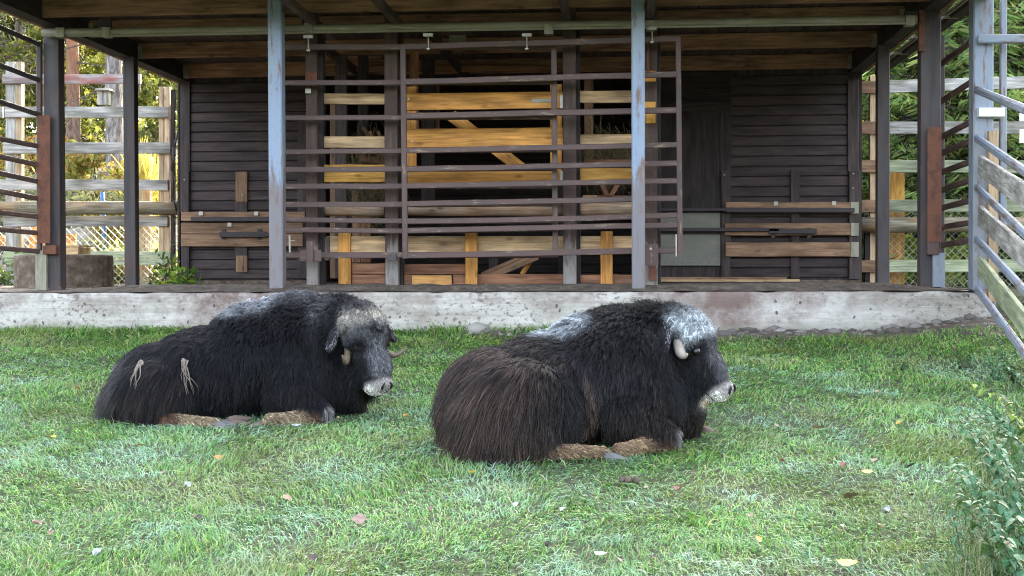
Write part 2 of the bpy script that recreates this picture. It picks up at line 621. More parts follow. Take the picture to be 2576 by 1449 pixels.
    ls.new(sx.outputs[2], zb.inputs[0])
    c = mix(ns, ls, zb.outputs[0], c, (.22, .22, .15))
    ls.new(c, bs.inputs['Base Color'])
    bs.inputs['Roughness'].default_value = .9
    bp = nd(ns, 'ShaderNodeBump')
    bp.inputs['Strength'].default_value = .5
    bp.inputs['Distance'].default_value = .012
    ls.new(noise(14, 8, (1, 1, 2)), bp.inputs['Height'])
    ls.new(bp.outputs[0], bs.inputs['Normal'])
    return m


M['concrete'] = concrete_material()


def soil_material(name, a, b, c):
    m, ns, ls, bs = new_mat(name)
    mp = coords(ns, ls, (1, 1, 1), rand=False)
    n1 = nd(ns, 'ShaderNodeTexNoise')
    n1.inputs['Scale'].default_value = 9
    n1.inputs['Detail'].default_value = 9
    n1.inputs['Roughness'].default_value = .7
    ls.new(mp.outputs[0], n1.inputs['Vector'])
    r1 = ramp(ns, [(.35, a), (.52, b), (.7, c)])
    ls.new(n1.outputs[0], r1.inputs[0])
    ls.new(r1.outputs[0], bs.inputs['Base Color'])
    bs.inputs['Roughness'].default_value = .95
    bp = nd(ns, 'ShaderNodeBump')
    bp.inputs['Strength'].default_value = .8
    bp.inputs['Distance'].default_value = .02
    ls.new(n1.outputs[0], bp.inputs['Height'])
    ls.new(bp.outputs[0], bs.inputs['Normal'])
    return m


M['dirt'] = soil_material('trodden_dirt', (.040, .029, .021), (.085, .064, .046), (.17, .135, .095))


def make_platform():
    pl = thing('concrete_platform', 'long low white concrete platform edge stained brown under the shelter', 'platform', (0, YW, 0))
    # front wall: a sheet with a slightly uneven face and chipped top edge, returned at both ends
    xs = np.arange(XL, XR + .001, .06)
    prof = [(0, .6), (0, 1.1), (0, 1.2), (0, 1.3), (0, 1.38), (.002, 1.425), (.018, ZP), (.2, ZP), (.5, ZP - .004)]
    V = []
    for x in xs:
        for k, (y, z) in enumerate(prof):
            n = (fnoise(np.array([x * 3.0]), np.array([z * 9.0]), 8)[0] - .5) * .016
            e = 0
            if k in (5, 6):
                e = -max(0, vnoise(np.array([x * 5.0]), np.array([3.0]), 4)[0] - .62) * .05
            V.append((x, YW + y + n - e * .8, z + e))
    V = np.array(V)
    n, k = len(xs), len(prof)
    i = (np.arange(n - 1)[:, None] * k + np.arange(k - 1)[None, :]).ravel()
    F = np.stack([i, i + k, i + k + 1, i + 1], -1)
    me = arr_mesh('front_wall', V, F)
    link('front_wall', me, pl, Matrix.Identity(4), M['concrete'])
    bar('end_wall', pl, M['concrete'], (XR - .06, YW + .014, 1.0), (XR - .06, YW + 9, 1.0), .86, .12, cham=.01)
    # floor: trodden dirt, heaped along the front between the posts
    xs = np.concatenate([np.arange(XL, XR - .05, .09)])
    ys = np.concatenate([np.arange(YW + .05, 14.8, .05), np.arange(14.8, 23, .3)])
    X, Y = np.meshgrid(xs, ys)
    e = sstep(-5.9, -4.9, X) * (1 - sstep(2.6, 3.2, X))
    Z = ZP + .006 + (.012 + .045 * e) * sstep(13.33, 13.6, Y) * (1 - .6 * sstep(14.2, 15.5, Y)) * (.55 + .9 * fnoise(X * 3, Y * 4, 9)) + (fnoise(X * 8, Y * 9, 2) - .5) * .018
    V = np.stack([X, Y, Z], -1).reshape(-1, 3)
    nx, ny = len(xs), len(ys)
    i = (np.arange(nx - 1)[None, :] + np.arange(ny - 1)[:, None] * nx).ravel()
    F = np.stack([i, i + 1, i + 1 + nx, i + nx], -1)
    link('dirt_floor', arr_mesh('dirt_floor', V, F, smooth=True), pl, Matrix.Identity(4), M['dirt'])
    # loose straw and crumbs on the dirt strip
    N = 900
    x = rng.uniform(-6.3, 3.4, N)
    y = 13.36 + rng.random(N) ** 1.5 * 1.6
    z = ZP + .03 + .03 * rng.random(N)
    a = rng.uniform(0, 6.28, N)
    L = rng.uniform(.012, .05, N)
    d = np.stack([np.cos(a) * L, np.sin(a) * L, rng.normal(0, .012, N)], -1)
    w = np.stack([-np.sin(a), np.cos(a), np.full(N, .6)], -1) * .0018
    c = np.stack([x, y, z], -1)
    V = np.stack([c - d - w, c - d + w, c + d + w * .5, c + d - w * .5], 1).reshape(-1, 3)
    F = np.arange(4 * N).reshape(-1, 4)
    col = np.repeat(np.array([(.30, .25, .16)]) * rng.uniform(.25, 1.2, (N, 1)), 4, 0)
    o = link('straw_litter', arr_mesh('straw_litter', V, F, col), pl, Matrix.Identity(4), attr_mat('straw'))
    o['kind'] = 'stuff'


make_platform()
M['ringconcrete'] = soil_material('dark_brown_concrete', (.075, .050, .034), (.14, .10, .070), (.25, .20, .155))  # darker, browner concrete tone for the ring and the foundation

# ---------------------------------------------------------------- shelter
sh = thing('wooden_shelter', 'large dark brown open fronted timber shelter with yellow pine boards in its middle', 'animal shelter', (-1.4, 16, ZP))
HJ = 2.56                                      # joist underside above the eye
ZJ = EYE.z + HJ
WALL = 18.36

# corner and side posts (dark primed steel)
YF = 14.1
xl, xr = P(138, 400, YF).x, P(2337, 400, YF).x
zpt = ZJ - .02


def post(name, mat, x, Y, w, t, z1=None, z0=ZP, **k):
    return bar(name, sh, mat, (x, Y, z0), (x, Y, z1 or zpt), w, t, cham=.006, **k)


post('corner_post', M['darksteel'], xl, YF, .165, .16)
post('corner_post', M['darksteel'], xr, YF, .20, .16)
post('side_post', M['darksteel'], P(330, 400, 16.2).x, 16.2, .14, .14)
post('side_post', M['darksteel'], P(2220, 400, 16.2).x, 16.2, .14, .14)
# two blue painted front posts
for (ua, ub, w) in ((694, 700, 36), (1604, 1607, 33)):
    a, b = P(ub, 720, 13.55), P(ua, 20, 13.55)
    bp_ = bar('front_post', sh, M['bluepost'], (b.x * .5 + a.x * .5, 13.55, ZP), (b.x * .5 + a.x * .5, 13.55, 4.5), w * px(13.5), .15, cham=.012)
    bp_['label'] = 'blue grey painted steel front post with rubbed rusty edges'
# big side beams under the roof, running in depth
for s, x in ((-1, xl), (1, xr)):
    bar('side_beam', sh, M['dark'], (x - s * .02, 12.2, ZJ + .10), (x - s * .02, 18.6, ZJ + .10), .26, .15)
    bar('eave_board', sh, M['joist'], (x + s * .10, 12.2, ZJ + .02), (x + s * .10, 18.6, ZJ + .02), .09, .05)
# gutter, cable and brackets under the right eave
bar('gutter', sh, M['dark'], (xr + .34, 12.2, ZJ + .02), (xr + .34, 18.6, ZJ + .02), .10, .12)
for dx in (.17, .21):
    bar('cable', sh, M['wire'], (xr + dx, 12.4, ZJ - .03), (xr + dx, 18.4, ZJ - .03), .01, rad=.006)
for y in (13.2, 14.4, 15.6, 16.8):
    bar('gutter_bracket', sh, M['wire'], (xr + .12, y, ZJ - .02), (xr + .36, y, ZJ - .02), .03, .008)

# ceiling joists with hangers
XJ0, XJ1 = xl + .09, xr - .09
for Y, hh in ((12.6, .18), (13.62, .18), (14.85, .185), (16.4, .185), (18.15, .19)):
    xm = XJ0 + (XJ1 - XJ0) * rnd.uniform(.42, .6)
    bar('joist', sh, M['joist'], (XJ0, Y, ZJ + hh / 2), (xm - .001, Y, ZJ + hh / 2), hh, .048, seg=4, jit=.002)
    bar('joist', sh, M['joist'], (xm + .001, Y, ZJ + hh / 2), (XJ1, Y, ZJ + hh / 2), hh, .048, seg=4, jit=.002)
    if Y > 14:
        for s, x in ((1, XJ0), (-1, XJ1)):
            hg = bar('joist_hanger', sh, M['galv'], (x + s * .03, Y - .027, ZJ - .012), (x + s * .03, Y - .027, ZJ + .15), .055, .004)
            bar('hanger_tongue', hg, M['galv'], (x + s * .05, Y - .029, ZJ - .012), (x + s * .05, Y - .029, ZJ + .05), .05, .003)
# roof deck of boards laid in depth, then fascia
nb = 30
X0, X1 = xl - .25, xr + .30
for i in range(nb):
    a = X0 + (X1 - X0) * (i + .5) / nb
    bar('roof_board', sh, M['deck'], (a, 12.0, ZJ + .205 + rnd.uniform(0, .004)), (a, 22.4, ZJ + .205), (X1 - X0) / nb - .006, .022, side=Vector((0, 0, 1)), seg=1)
bar('roof_sheet', sh, M['darksteel'], ((X0 + X1) / 2, 11.95, ZJ + .25), ((X0 + X1) / 2, 22.5, ZJ + .25), X1 - X0 + .06, .04, side=Vector((0, 0, 1)), seg=1)
# short depth beams over the inner posts
for u in (782, 984, 1434, 1638):
    x = P(u, 300, 14.2).x + (.10 if u < 1200 else -.02)
    bar('cross_beam', sh, M['deck'], (x, 12.3, ZJ - .04), (x, 14.83, ZJ - .04), .07, .075)
for u in (1125, 840):
    x = P(u, 300, 16).x
    bar('cross_beam', sh, M['dark'], (x, 14.6, ZJ - .055), (x, 18.3, ZJ - .055), .10, .06)

# back wall: two stretches of lapped boards
z0w, pitch = ZP + .085, .1345


def siding(u0, u1, n, name='siding_board', Y=WALL, uskip=None):
    x0, x1 = P(u0, 500, Y).x, P(u1, 500, Y).x
    for i in range(n):
        z = z0w + pitch * (i + .5)
        bar(name, sh, M['siding'], (x0, Y + .012 + rnd.uniform(0, .002), z), (x1, Y + .012, z + rnd.uniform(-.002, .002)), pitch - .010, .024, cham=.008, seg=2, jit=.0008)


siding(476, 772, 20)
siding(1838, 2134, 20)
# the wall behind the boards (dark felt shows in the joints)
for u0, u1 in ((456, 772), (1660, 2160)):
    RB('wall_backing', sh, M['dark'], u0, 175, u1, 712, WALL + .026, .05, cham=.001)
RB('corner_board', sh, M['trim'], 452, 205, 478, 536, WALL - .03, .05)
RB('corner_board', sh, M['trim'], 2133, 200, 2160, 430, WALL - .03, .05)
RB('corner_board', sh, M['trim'], 2137, 430, 2164, 702, WALL - .06, .06)
RB('corner_board', sh, M['trim'], 455, 432, 475, 534, WALL - .06, .03)
RB('corner_board', sh, M['trim'], 455, 619, 476, 702, WALL - .06, .06)
RB('wall_end_board', sh, M['dark'], 446, 215, 452, 700, WALL - .02, .2)
RB('batten', sh, M['siding'], 590, 505, 622, 682, WALL - .035, .035)
RB('batten', sh, M['brownboard'], 592, 432, 622, 507, WALL - .040, .04)
RB('batten', sh, M['brownboard'], 593, 643, 622, 685, WALL - .040, .04)
RB('batten', sh, M['siding'], 1990, 428, 2011, 700, WALL - .035, .035)
RB('batten', sh, M['trim'], 1815, 430, 1838, 697, WALL - .05, .05)
RB('batten', sh, M['trim'], 748, 300, 770, 700, WALL - .04, .035)
for (a, b) in ((455, 775), (1838, 2165)):
    RB('foundation', sh, M['ringconcrete'], a, 705, b, 720, WALL - .005, .25, jit=.004, seg=6)
# rub boards on the walls with their latch bars
for (v0, v1) in ((533, 556), (560, 588), (589, 620)):
    RB('rub_board', sh, M['brownboard'], 455, v0, 766 - (0 if v0 < 540 else 5), v1, WALL - .09, .045, seg=4, jit=.0015)
for (u0, v0, v1) in ((1826, 509, 536), (1824, 562, 592), (1826, 610, 645)):
    b = RB('rub_board', sh, M['brownboard'], u0, v0, 2158, v1, WALL - .105, .045, seg=4, jit=.0015)
    RB('end_sleeve', b, M['galv'], 2141, v0 - 1, 2160, v1 + 1, WALL - .112, .004)
    RB('spacer', sh, M['trim'], 1990, v0, 2011, v1, WALL - .058, .022)
for (u0, v0, u1, v1) in ((480, 545, 676, 557), (1826, 523, 2150, 534), (552, 583, 668, 597), (1650, 573, 1960, 582), (1935, 575, 2055, 588), (640, 587, 700, 595), (1655, 523, 1830, 531)):
    lb = RB('latch_bar', sh, M['blackbar'], u0, v0, u1, v1, WALL - .16, .05, cham=.006)
for (u, v) in ((562, 580), (652, 580), (1945, 577), (2036, 577)):
    RB('latch_bracket', sh, M['blackbar'], u - 5, v - 4, u + 5, v + 22, WALL - .11, .012)
for (u, v) in ((505, 537), (644, 537), (577, 565), (1952, 512), (2098, 511)):
    RB('washer_plate', sh, M['zinc'], u - 5, v - 5, u + 5, v + 5, WALL - .118, .006)
for (u, v) in ((464, 452), (2147, 437), (2146, 473), (2158, 575), (609, 490), (1822, 440)):
    o = P(u, v, WALL - .07)
    bar('bolt_head', sh, M['zinc'], o, o + Vector((0, -.008, 0)), .02, rad=.009, seg=1)

# door in the right half of the back wall
dr = RB('wall_door', sh, M['dark'], 1662, 280, 1812, 534, WALL - .02, .04)
RB('door_sheet', dr, M['plate'], 1660, 535, 1812, 576, WALL - .03, .02)
RB('door_rail', dr, M['blackbar'], 1660, 577, 1814, 589, WALL - .035, .03)
RB('door_sheet', dr, M['plate'], 1660, 590, 1812, 668, WALL - .03, .02)
for i in range(7):
    o = P(1672 + i * 22, 660, WALL - .03)
    bar('rivet', dr, M['blackbar'], o, o + Vector((0, -.004, 0)), .01, rad=.006, seg=1)
RB('door_frame', sh, M['dark'], 1812, 258, 1838, 430, WALL - .03, .05)
RB('door_frame', sh, M['dark'], 1655, 255, 1838, 279, WALL - .035, .05)
RB('wall_backing', sh, M['dark'], 1655, 180, 1838, 256, WALL, .02)
RB('door_sill', sh, M['brownboard'], 1658, 697, 1980, 703, WALL - .35, .10)
RB('door_sill', sh, M['paleboard'], 1663, 703, 2012, 709, WALL - .42, .05)

# dark feed room behind the opening
for (A_, B_, w_) in (((-4.55, 18.5, 2.9), (-4.55, 22.2, 2.9), 3.0), ((.9, 18.5, 2.9), (.9, 22.2, 2.9), 3.0)):
    bar('inner_wall', sh, M['dark'], A_, B_, w_, .06)
for i in range(21):
    z = ZP + .07 + i * .14
    bar('inner_board', sh, M['dark'], (-4.5, 22.1, z), (.88, 22.1, z), .132, .03, seg=1)
RB('shed_side_wall', sh, M['dark'], 449, 200, 452, 712, WALL + .03, 3.6)
bar('shed_side_wall', sh, M['dark'], (P(2162, 400, WALL).x, WALL + .06, 2.85), (P(2162, 400, WALL).x, 22.2, 2.95), 3.0, .06)
bar('shed_back_wall', sh, M['dark'], (-5.98, 22.25, 2.95), (3.1, 22.25, 2.95), 3.0, .06)

# inner row of worn brown wooden posts, right behind the gate rail
YI = 14.2
inner = ((784, 26), (984, 30), (1433, 30), (1637, 30))
for u, wp in inner:
    x = P(u, 400, YI).x
    bar('inner_post', sh, M['oldpost'], (x, YI + .06, ZP), (x, YI + .06, ZJ + .17), (wp + 3) * px(YI), .12, cham=.005, seg=4, jit=.0015)
    bar('post_facing', sh, M['dark'], (x + .08, YI + .15, ZP), (x + .08, YI + .15, ZJ), .05, .12)
# studs and hay rack further in
for (u0, v0, u1, v1, Y, k) in ((842, 140, 872, 700, 15.6, 'trim'), (900, 140, 925, 508, 16.4, 'dark'), (830, 258, 846, 700, 15.9, 'brownboard'), (1060, 150, 1092, 505, 16.6, 'dark'),
                              (1096, 215, 1104, 350, 16.8, 'redboard'), (1470, 200, 1492, 420, 16.5, 'brownboard'), (1440, 170, 1452, 420, 15, 'dark'), (885, 480, 905, 660, 16.4, 'brownboard'),
                              (908, 480, 930, 660, 16.6, 'redboard'), (1030, 130, 1052, 330, 15.8, 'redboard'), (1405, 420, 1418, 690, 15.2, 'dark'), (1520, 655, 1540, 700, 16, 'dark'), (1230, 650, 1252, 690, 17, 'trim')):
    RB('stud', sh, M[k], u0, v0, u1, v1, Y, .07)
for (u0, v0, u1, v1, Y, k) in ((802, 165, 1640, 180, 17.2, 'redboard'), (800, 140, 960, 155, 17.4, 'joist'), (930, 150, 1420, 168, 17.3, 'brownboard')):
    RB('wall_plate', sh, M[k], u0, v0, u1, v1, Y, .05)
hr = thing('hay_rack', 'dark hay rack of red brown timber with straw behind the boards', 'hay rack', (P(1530, 500, 16.2).x, 16.2, ZP))
for (u0, v0, u1, v1, w) in ((1495, 428, 1530, 495, 11), (1578, 425, 1535, 495, 11), (1480, 410, 1590, 408, 16), (1470, 495, 1595, 497, 10)):
    HB('rack_bar', hr, M['redboard'], u0, v0, u1, v1, w, 16.0, .05)
for (u0, v0, u1, v1, w) in ((905, 400, 968, 405, 14), (912, 320, 968, 400, 10), (930, 330, 985, 480, 8), (950, 330, 1000, 470, 8)):
    HB('rack_bar', hr, M['redboard'], u0, v0, u1, v1, w, 16.3, .04)
N = 1100
cx = np.concatenate([rng.normal(P(1530, 400, 16.2).x, .22, N // 2), rng.normal(P(935, 430, 16.4).x, .16, N - N // 2)])
cz = np.concatenate([rng.normal(2.95, .16, N // 2), rng.normal(2.75, .24, N - N // 2)])
c = np.stack([cx, rng.normal(16.35, .10, N), cz], -1)
a = rng.normal(1.3, .5, N)
L = rng.uniform(.05, .16, N)
d = np.stack([np.cos(a) * L, rng.normal(0, .03, N), -np.sin(a) * L], -1)
w = np.stack([np.sin(a), np.zeros(N), np.cos(a)], -1) * .004
V = np.stack([c - d - w, c - d + w, c + d + w * .5, c + d - w * .5], 1).reshape(-1, 3)
o = link('hay', arr_mesh('hay', V, np.arange(4 * N).reshape(-1, 4), np.repeat(np.array([(.16, .12, .06)]) * rng.uniform(.4, 1.3, (N, 1)), 4, 0)), hr,
         Matrix.Identity(4), attr_mat('hay'))
o['kind'] = 'stuff'

# boards between the inner posts
for (u0, v0, u1, v1, k) in ((803, 235, 968, 262, 'paleboard'), (806, 343, 969, 372, 'paleboard'), (802, 414, 968, 458, 'yellow'),
                           (1449, 228, 1606, 258, 'paleboard'), (1449, 338, 1606, 365, 'paleboard'), (1449, 424, 1606, 456, 'yellow'),
                           (1620, 256, 1649, 310, 'yellow')):
    f = 'post_block' if u1 - u0 < 50 else 'rail_board'
    RB(f, sh, M[k], u0, v0, u1, v1, YI + (.135 if u1 - u0 > 50 else -.03), .045, seg=4, jit=.0015)
for (u0, v0, u1, v1, r) in ((803, 526, 968, 530, 17), (1000, 527, 1418, 529, 17), (1449, 527, 1600, 524, 18)):
    bar('log_rail', sh, M['log'], P(u0, v0, YI + .2), P(u1, v1, YI + .2), 0, rad=r * px(YI) * .95, seg=6, jit=.002, taper=.96)
RB('kick_board', sh, M['paleboard'], 822, 594, 1600, 635, YI + .14, .045, seg=5, jit=.002)
for (u0, u1, v1) in ((850, 881, 716), (1170, 1200, 718), (1511, 1541, 718)):
    RB('kick_batten', sh, M['pine'], u0, 582, u1, v1, YI + .085, .05, seg=3, jit=.002)
for (u0, v0, u1, v1, k, dy) in ((885, 663, 968, 690, 'redboard', .16), (885, 691, 968, 719, 'redboard', .16), (1000, 664, 1172, 690, 'redboard', .16), (1000, 691, 1035, 719, 'redboard', .16),
                                (1140, 691, 1172, 719, 'redboard', .16), (1198, 690, 1417, 719, 'redboard', .16), (1449, 691, 1512, 719, 'redboard', .17), (1540, 691, 1606, 719, 'redboard', .17), (1036, 693, 1136, 721, 'orange', .13)):
    RB('bottom_board', sh, M[k], u0, v0, u1, v1, YI + dy, .04, seg=3, jit=.002)
HB('brace', sh, M['brownboard'], 1215, 698, 1350, 640, 27, YI + .3, .04)
HB('brace', sh, M['pine'], 1313, 690, 1335, 655, 12, YI + .4, .03)
RB('kick_batten', sh, M['postwood'], 812, 596, 830, 655, YI + .13, .05)

# ------- sliding gate rail and its fittings
YP = 13.93
rail = bar('gate_track', sh, M['galv'], P(108, 83, YP), P(2306, 49, YP), 0, rad=.045, seg=8)
bar('track_lip', rail, M['galv'], P(250, 90, YP - .03), P(2300, 58, YP - .03), .022, .03)
for (u, v) in ((265, 79), (775, 68), (1380, 72), (1637, 62), (2290, 50), (150, 80)):
    RB('track_bracket', rail, M['galv'], u - 11, v - 11, u + 11, v + 13, YP - .055, .11, cham=.003)
for (u, v) in ((775, 60), (1640, 50), (2292, 46), (262, 66)):
    RB('track_bracket', rail, M['darksteel'], u - 16, v - 18, u + 16, v + 2, YP + .02, .05, cham=.003)

# hardware on the inner posts
hasp = RB('hinge_plate', sh, M['rust'], 768, 181, 797, 210, YI - .012, .01)
HB('hinge_pin', hasp, M['rust'], 777, 190, 779, 228, 9, YI - .03, .02)
RB('hinge_nut', hasp, M['zinc'], 768, 222, 782, 235, YI - .04, .02)
lk = RB('hinge_plate', sh, M['brownsteel'], 755, 628, 808, 658, YI - .40, .012)
RB('hinge_strap', lk, M['brownsteel'], 771, 606, 788, 658, YI - .43, .02)
RB('stop_block', sh, M['darksteel'], 976, 640, 997, 655, YI - .36, .06)
kp = RB('keeper_plate', sh, M['brownsteel'], 1623, 614, 1656, 668, YI - .40, .03, cham=.012)
o = P(1637, 626, YI - .40)
bar('bolt_head', kp, M['zinc'], o, o + Vector((0, -.01, 0)), .02, rad=.013, seg=1)
RB('keeper_tongue', sh, M['rust'], 1632, 665, 1650, 704, YI - .06, .03)
hk = VB('hook_rod', sh, M['rust'], 1630, 185, 1630, 95, 7, YI - .05, .025)
RB('post_cap_board', sh, M['pine'], 1622, 178, 1650, 205, YI - .02, .02)
RB('vent_mesh', sh, M['galv'], 1130, 88, 1172, 106, YI + .28, .01)

# rusty guard plates at the two front corners
RB('guard_plate', sh, M['rust'], 93, 290, 127, 612, YF - .16, .01)
RB('guard_plate', sh, M['rust'], 2334, 320, 2368, 608, YF - .16, .01)
RB('post_foot', sh, M['galv'], 88, 630, 117, 729, YF - .13, .09)
RB('post_foot', sh, M['bluesteel'], 2348, 636, 2377, 722, YF - .13, .09)
RB('post_lug', sh, M['rust'], 108, 617, 140, 640, YF - .15, .08)
RB('post_lug', sh, M['brownsteel'], 2334, 608, 2362, 640, YF - .15, .08)
ch = VB('chain_pipe', sh, M['rust'], 2319, 128, 2319, 25, 13, YF - .16, .06)

# white salt block sitting on the log
sb = thing('salt_lick', 'pale worn salt block sitting on top of the peeled log', 'salt lick', tuple(P(1484, 511, YI + .26)))
bar('block', sb, M['paleboard'], P(1466, 501, YI + .24), P(1502, 501, YI + .24), 18 * px(YI), .10, cham=.02)

# ---------------------------------------------------------------- wooden gate in the middle bay
wg = thing('wooden_gate', 'wide yellow pine gate with diagonal brace hung in the middle bay', 'gate', tuple(P(1218, 460, YI + .1)))
for (u0, v0, u1, v1, hp) in ((1014, 256, 1416, 251, 42), (1014, 348, 1416, 344, 47), (1014, 446, 1390, 444, 31)):
    HB('gate_board', wg, M['pine'], u0, v0, u1, v1, hp, YI + .06, .028, seg=4, jit=.001)
for (u0, v0, u1, v1) in ((1018, 218, 1047, 458), (1384, 212, 1414, 458)):
    RB('gate_stile', wg, M['pine'], u0, v0, u1, v1, YI + .092, .04)
HB('gate_brace', wg, M['pine'], 1135, 290, 1312, 424, 30, YI + .095, .035)
hs_ = RB('strap_hinge', wg, M['galv'], 1337, 248, 1404, 258, YI + .05, .006)
RB('hinge_knuckle', hs_, M['zinc'], 1408, 238, 1424, 272, YI + .04, .02)
RB('hinge_knuckle', wg, M['zinc'], 1408, 430, 1424, 455, YI + .04, .02)
for (u, v) in ((1028, 249), (1037, 355), (1391, 241), (1394, 360), (1385, 250), (1028, 440)):
    o = P(u, v, YI + .06)
    bar('bolt_head', wg, M['zinc'], o, o + Vector((0, -.006, 0)), .02, rad=.010, seg=1)

# ---------------------------------------------------------------- two sliding steel gates


def steel_gate(name, label, rails, uprights, Y, t, hangers):
    g = thing(name, label, 'steel gate', tuple(P(uprights[0][0], uprights[0][3], Y)))
    for (u0, v0, u1, v1, hp, bend) in rails:
        HB('gate_rail', g, M['brownsteel'], u0, v0, u1, v1, hp, Y, t, cham=.006, seg=6, jit=.0015, bend=bend)
    for (u0, v0, u1, v1, wp) in uprights:
        VB('gate_upright', g, M['brownsteel'], u1, v1, u0, v0, wp, Y - .003, t + .006, cham=.006)
    for (u, v) in hangers:
        hb = RB('hanger_plate', g, M['zinc'], u - 12, v - 6, u + 12, v + 3, YP - .07, .03)
        HB('hanger_bolt', hb, M['zinc'], u, v + 4, u + 1, v + 34, 3, YP - .05, .012)
        RB('hanger_nut', hb, M['zinc'], u - 4, v + 31, u + 4, v + 36, YP - .055, .02)
    return g


g_left = steel_gate('sliding_gate', 'brown steel sliding gate standing behind the other one, left of the middle bay',
                    [(700, 118, 1394, 117, 15, 0), (700, 208, 1394, 206, 13, 0), (700, 296, 1394, 294, 13, 0), (700, 382, 1394, 376, 13, 0), (700, 427, 1394, 423, 14, 0),
                     (700, 469, 1394, 468, 14, 0), (700, 515, 1394, 512, 14, 0), (700, 551, 1394, 556, 13, .012), (700, 577, 1394, 575, 13, .02), (700, 642, 1394, 641, 15, 0)],
                    [(1393, 110, 1397, 648, 14), (703, 110, 706, 648, 14)], YP + .10, .035, [(775, 93)])
g_right = steel_gate('sliding_gate', 'brown steel sliding gate in front, reaching past the right blue post',
                     [(1012, 117, 1708, 97, 15, 0), (1012, 206, 1704, 186, 15, 0), (1012, 292, 1704, 276, 15, 0), (1012, 379, 1704, 364, 14, 0), (1012, 426, 1704, 411, 14, 0),
                      (1012, 468, 1704, 455, 14, 0), (1012, 513, 1704, 499, 14, 0), (1012, 557, 1704, 541, 14, .010), (1012, 580, 1704, 566, 14, 0), (1012, 643, 1710, 629, 15, 0)],
                     [(1013, 118, 1019, 650, 14), (1706, 92, 1711, 638, 13)], YP - .03, .04, [(1077, 89), (1325, 89), (1640, 72)])
dbl = VB('drop_bolt', g_right, M['zinc'], 1701, 645, 1701, 590, 4, YP - .04, .014)
dbl2 = VB('drop_bolt', g_left, M['zinc'], 729, 635, 728, 592, 5, YP + .05, .014)
HB('bolt_handle', dbl2, M['zinc'], 729, 605, 742, 605, 2.5, YP + .03, .01)

# ---------------------------------------------------------------- steel side gates
gl = thing('side_gate', 'dark steel tube gate at the left front corner of the shelter', 'steel gate', tuple(P(97, 630, 14.0)))
Yl, Yr = 13.42, 13.98
for (va, vb, k) in ((69, 111, 0), (164, 201, 0), (256, 288, 0), (349, 368, 1), (394, 415, 1), (436, 457, 1), (481, 500, 1), (534, 545, 1), (577, 586, 1), (624, 632, 1)):
    B_ = P(97, vb, Yr)
    A_ = P(0, va, Yl)
    A_ = A_ + (A_ - B_) * .9
    bar('gate_tube', gl, M['darksteel'] if not k else M['brownsteel'], A_, B_, .052, .045, cham=.01, side=Vector((0, 1, 0)))
VB('gate_upright', gl, M['darksteel'], 97, 634, 97, 104, 12, Yr - .003, .05, cham=.006)

gr = thing('side_gate', 'dark steel tube gate between the right corner post and the big blue post', 'steel gate', tuple(P(2368, 620, 14.6)))
Yl, Yr = 14.6, 13.88
for (va, vb) in ((162, 103), (256, 204), (346, 304), (386, 353), (434, 405), (479, 451), (524, 503), (572, 559), (617, 605)):
    A_, B_ = P(2366, va, Yl), P(2447, vb, Yr)
    B_ = B_ + (B_ - A_) * .42
    bar('gate_tube', gr, M['brownsteel'], A_, B_, .058, .04, cham=.008, side=Vector((1, 0, 0)))
A_ = P(2367, 720, 14.6)
bar('gate_upright', gr, M['darksteel'], (A_.x, 14.6, ZP), (A_.x, 14.6, P(2367, 90, 14.6).z), .06, .06)

# ---------------------------------------------------------------- ramp fence on the right
rf = thing('ramp_fence', 'blue steel fence with grey planks running downhill on the right', 'fence', (P(2470, 720, 13.42).x, 13.42, ZP))
xb = P(2473, 400, 13.42).x
big = bar('big_post', rf, M['bluesteel'], (xb, 13.5, ZP - .3), (xb, 13.5, 4.4), .19, .19, cham=.012)
big['label'] = 'tall square blue steel post'
x2 = P(2523, 300, 13.56).x
bar('thin_post', rf, M['bluesteel'], (x2, 13.56, P(2523, 580, 13.56).z), (x2, 13.56, 4.4), .06, .06, cham=.008)
Y0, Y1, kx = 13.36, 10.46, 1.3


def down(u0, v0, v1):
    A_ = P(u0, v0, Y0)
    B_ = P(2576, v1, Y1)
    return A_, A_ + (B_ - A_) * kx


for (v0, v1) in ((220, 268), (342, 424), (466, 580), (596, 723), (721, 880)):
    A_, B_ = down(2458, v0 + 6, v1 + 6)
    bar('fence_tube', rf, M['bluesteel'], A_, B_, .072, .055, cham=.016, side=Vector((1, 0, 0)))
A_ = P(2460, 98, Y0)
bar('fence_tube', rf, M['bluesteel'], A_, P(2600, 98, 13.3), .085, .06, cham=.012)
for (v0, v1, k) in ((416, 492, 'greywood'), (543, 645, 'greywood'), (668, 812, 'wetgreen')):
    A_, B_ = down(2466, v0, v1)
    o = Vector((-.015, -.06, 0))
    bar('fence_plank', rf, M[k], A_ + o, B_ + o, .185, .045, cham=.005, seg=6, jit=.002, side=Vector((1, 0, 0)))
xt = P(2497, 500, 13.25).x
bar('tan_post', rf, M['tanpost'], (xt, 13.25, ZP - .1), (xt, 13.25, P(2497, 330, 13.25).z), .09, .07)
RB('white_block', rf, M['white'], 2463, 271, 2528, 293, 13.33, .20, cham=.008)
for (v) in (286, 341):
    s = thing('white_sign', 'small blank white sign plate fixed at the right edge, %s of the pair' % ('upper' if v < 300 else 'lower'), 'sign', tuple(P(2576, v + 16, 13.0)), 'white plates beyond the blue post')
    RB('plate', s, M['signwhite'], 2565, v - 15, 2620, v + 18, 13.0, .006)

# ---------------------------------------------------------------- plank fences behind
YB = 19.2


def fence_boards(parent, u0, u1, lst, k, split=None):
    for (v0, v1, kk) in lst:
        RB('fence_plank', parent, M[kk or k], u0 + rnd.uniform(-4, 3), v0, u1 + rnd.uniform(-3, 4), v1, YB, .05, seg=5, jit=.002, cham=.006)


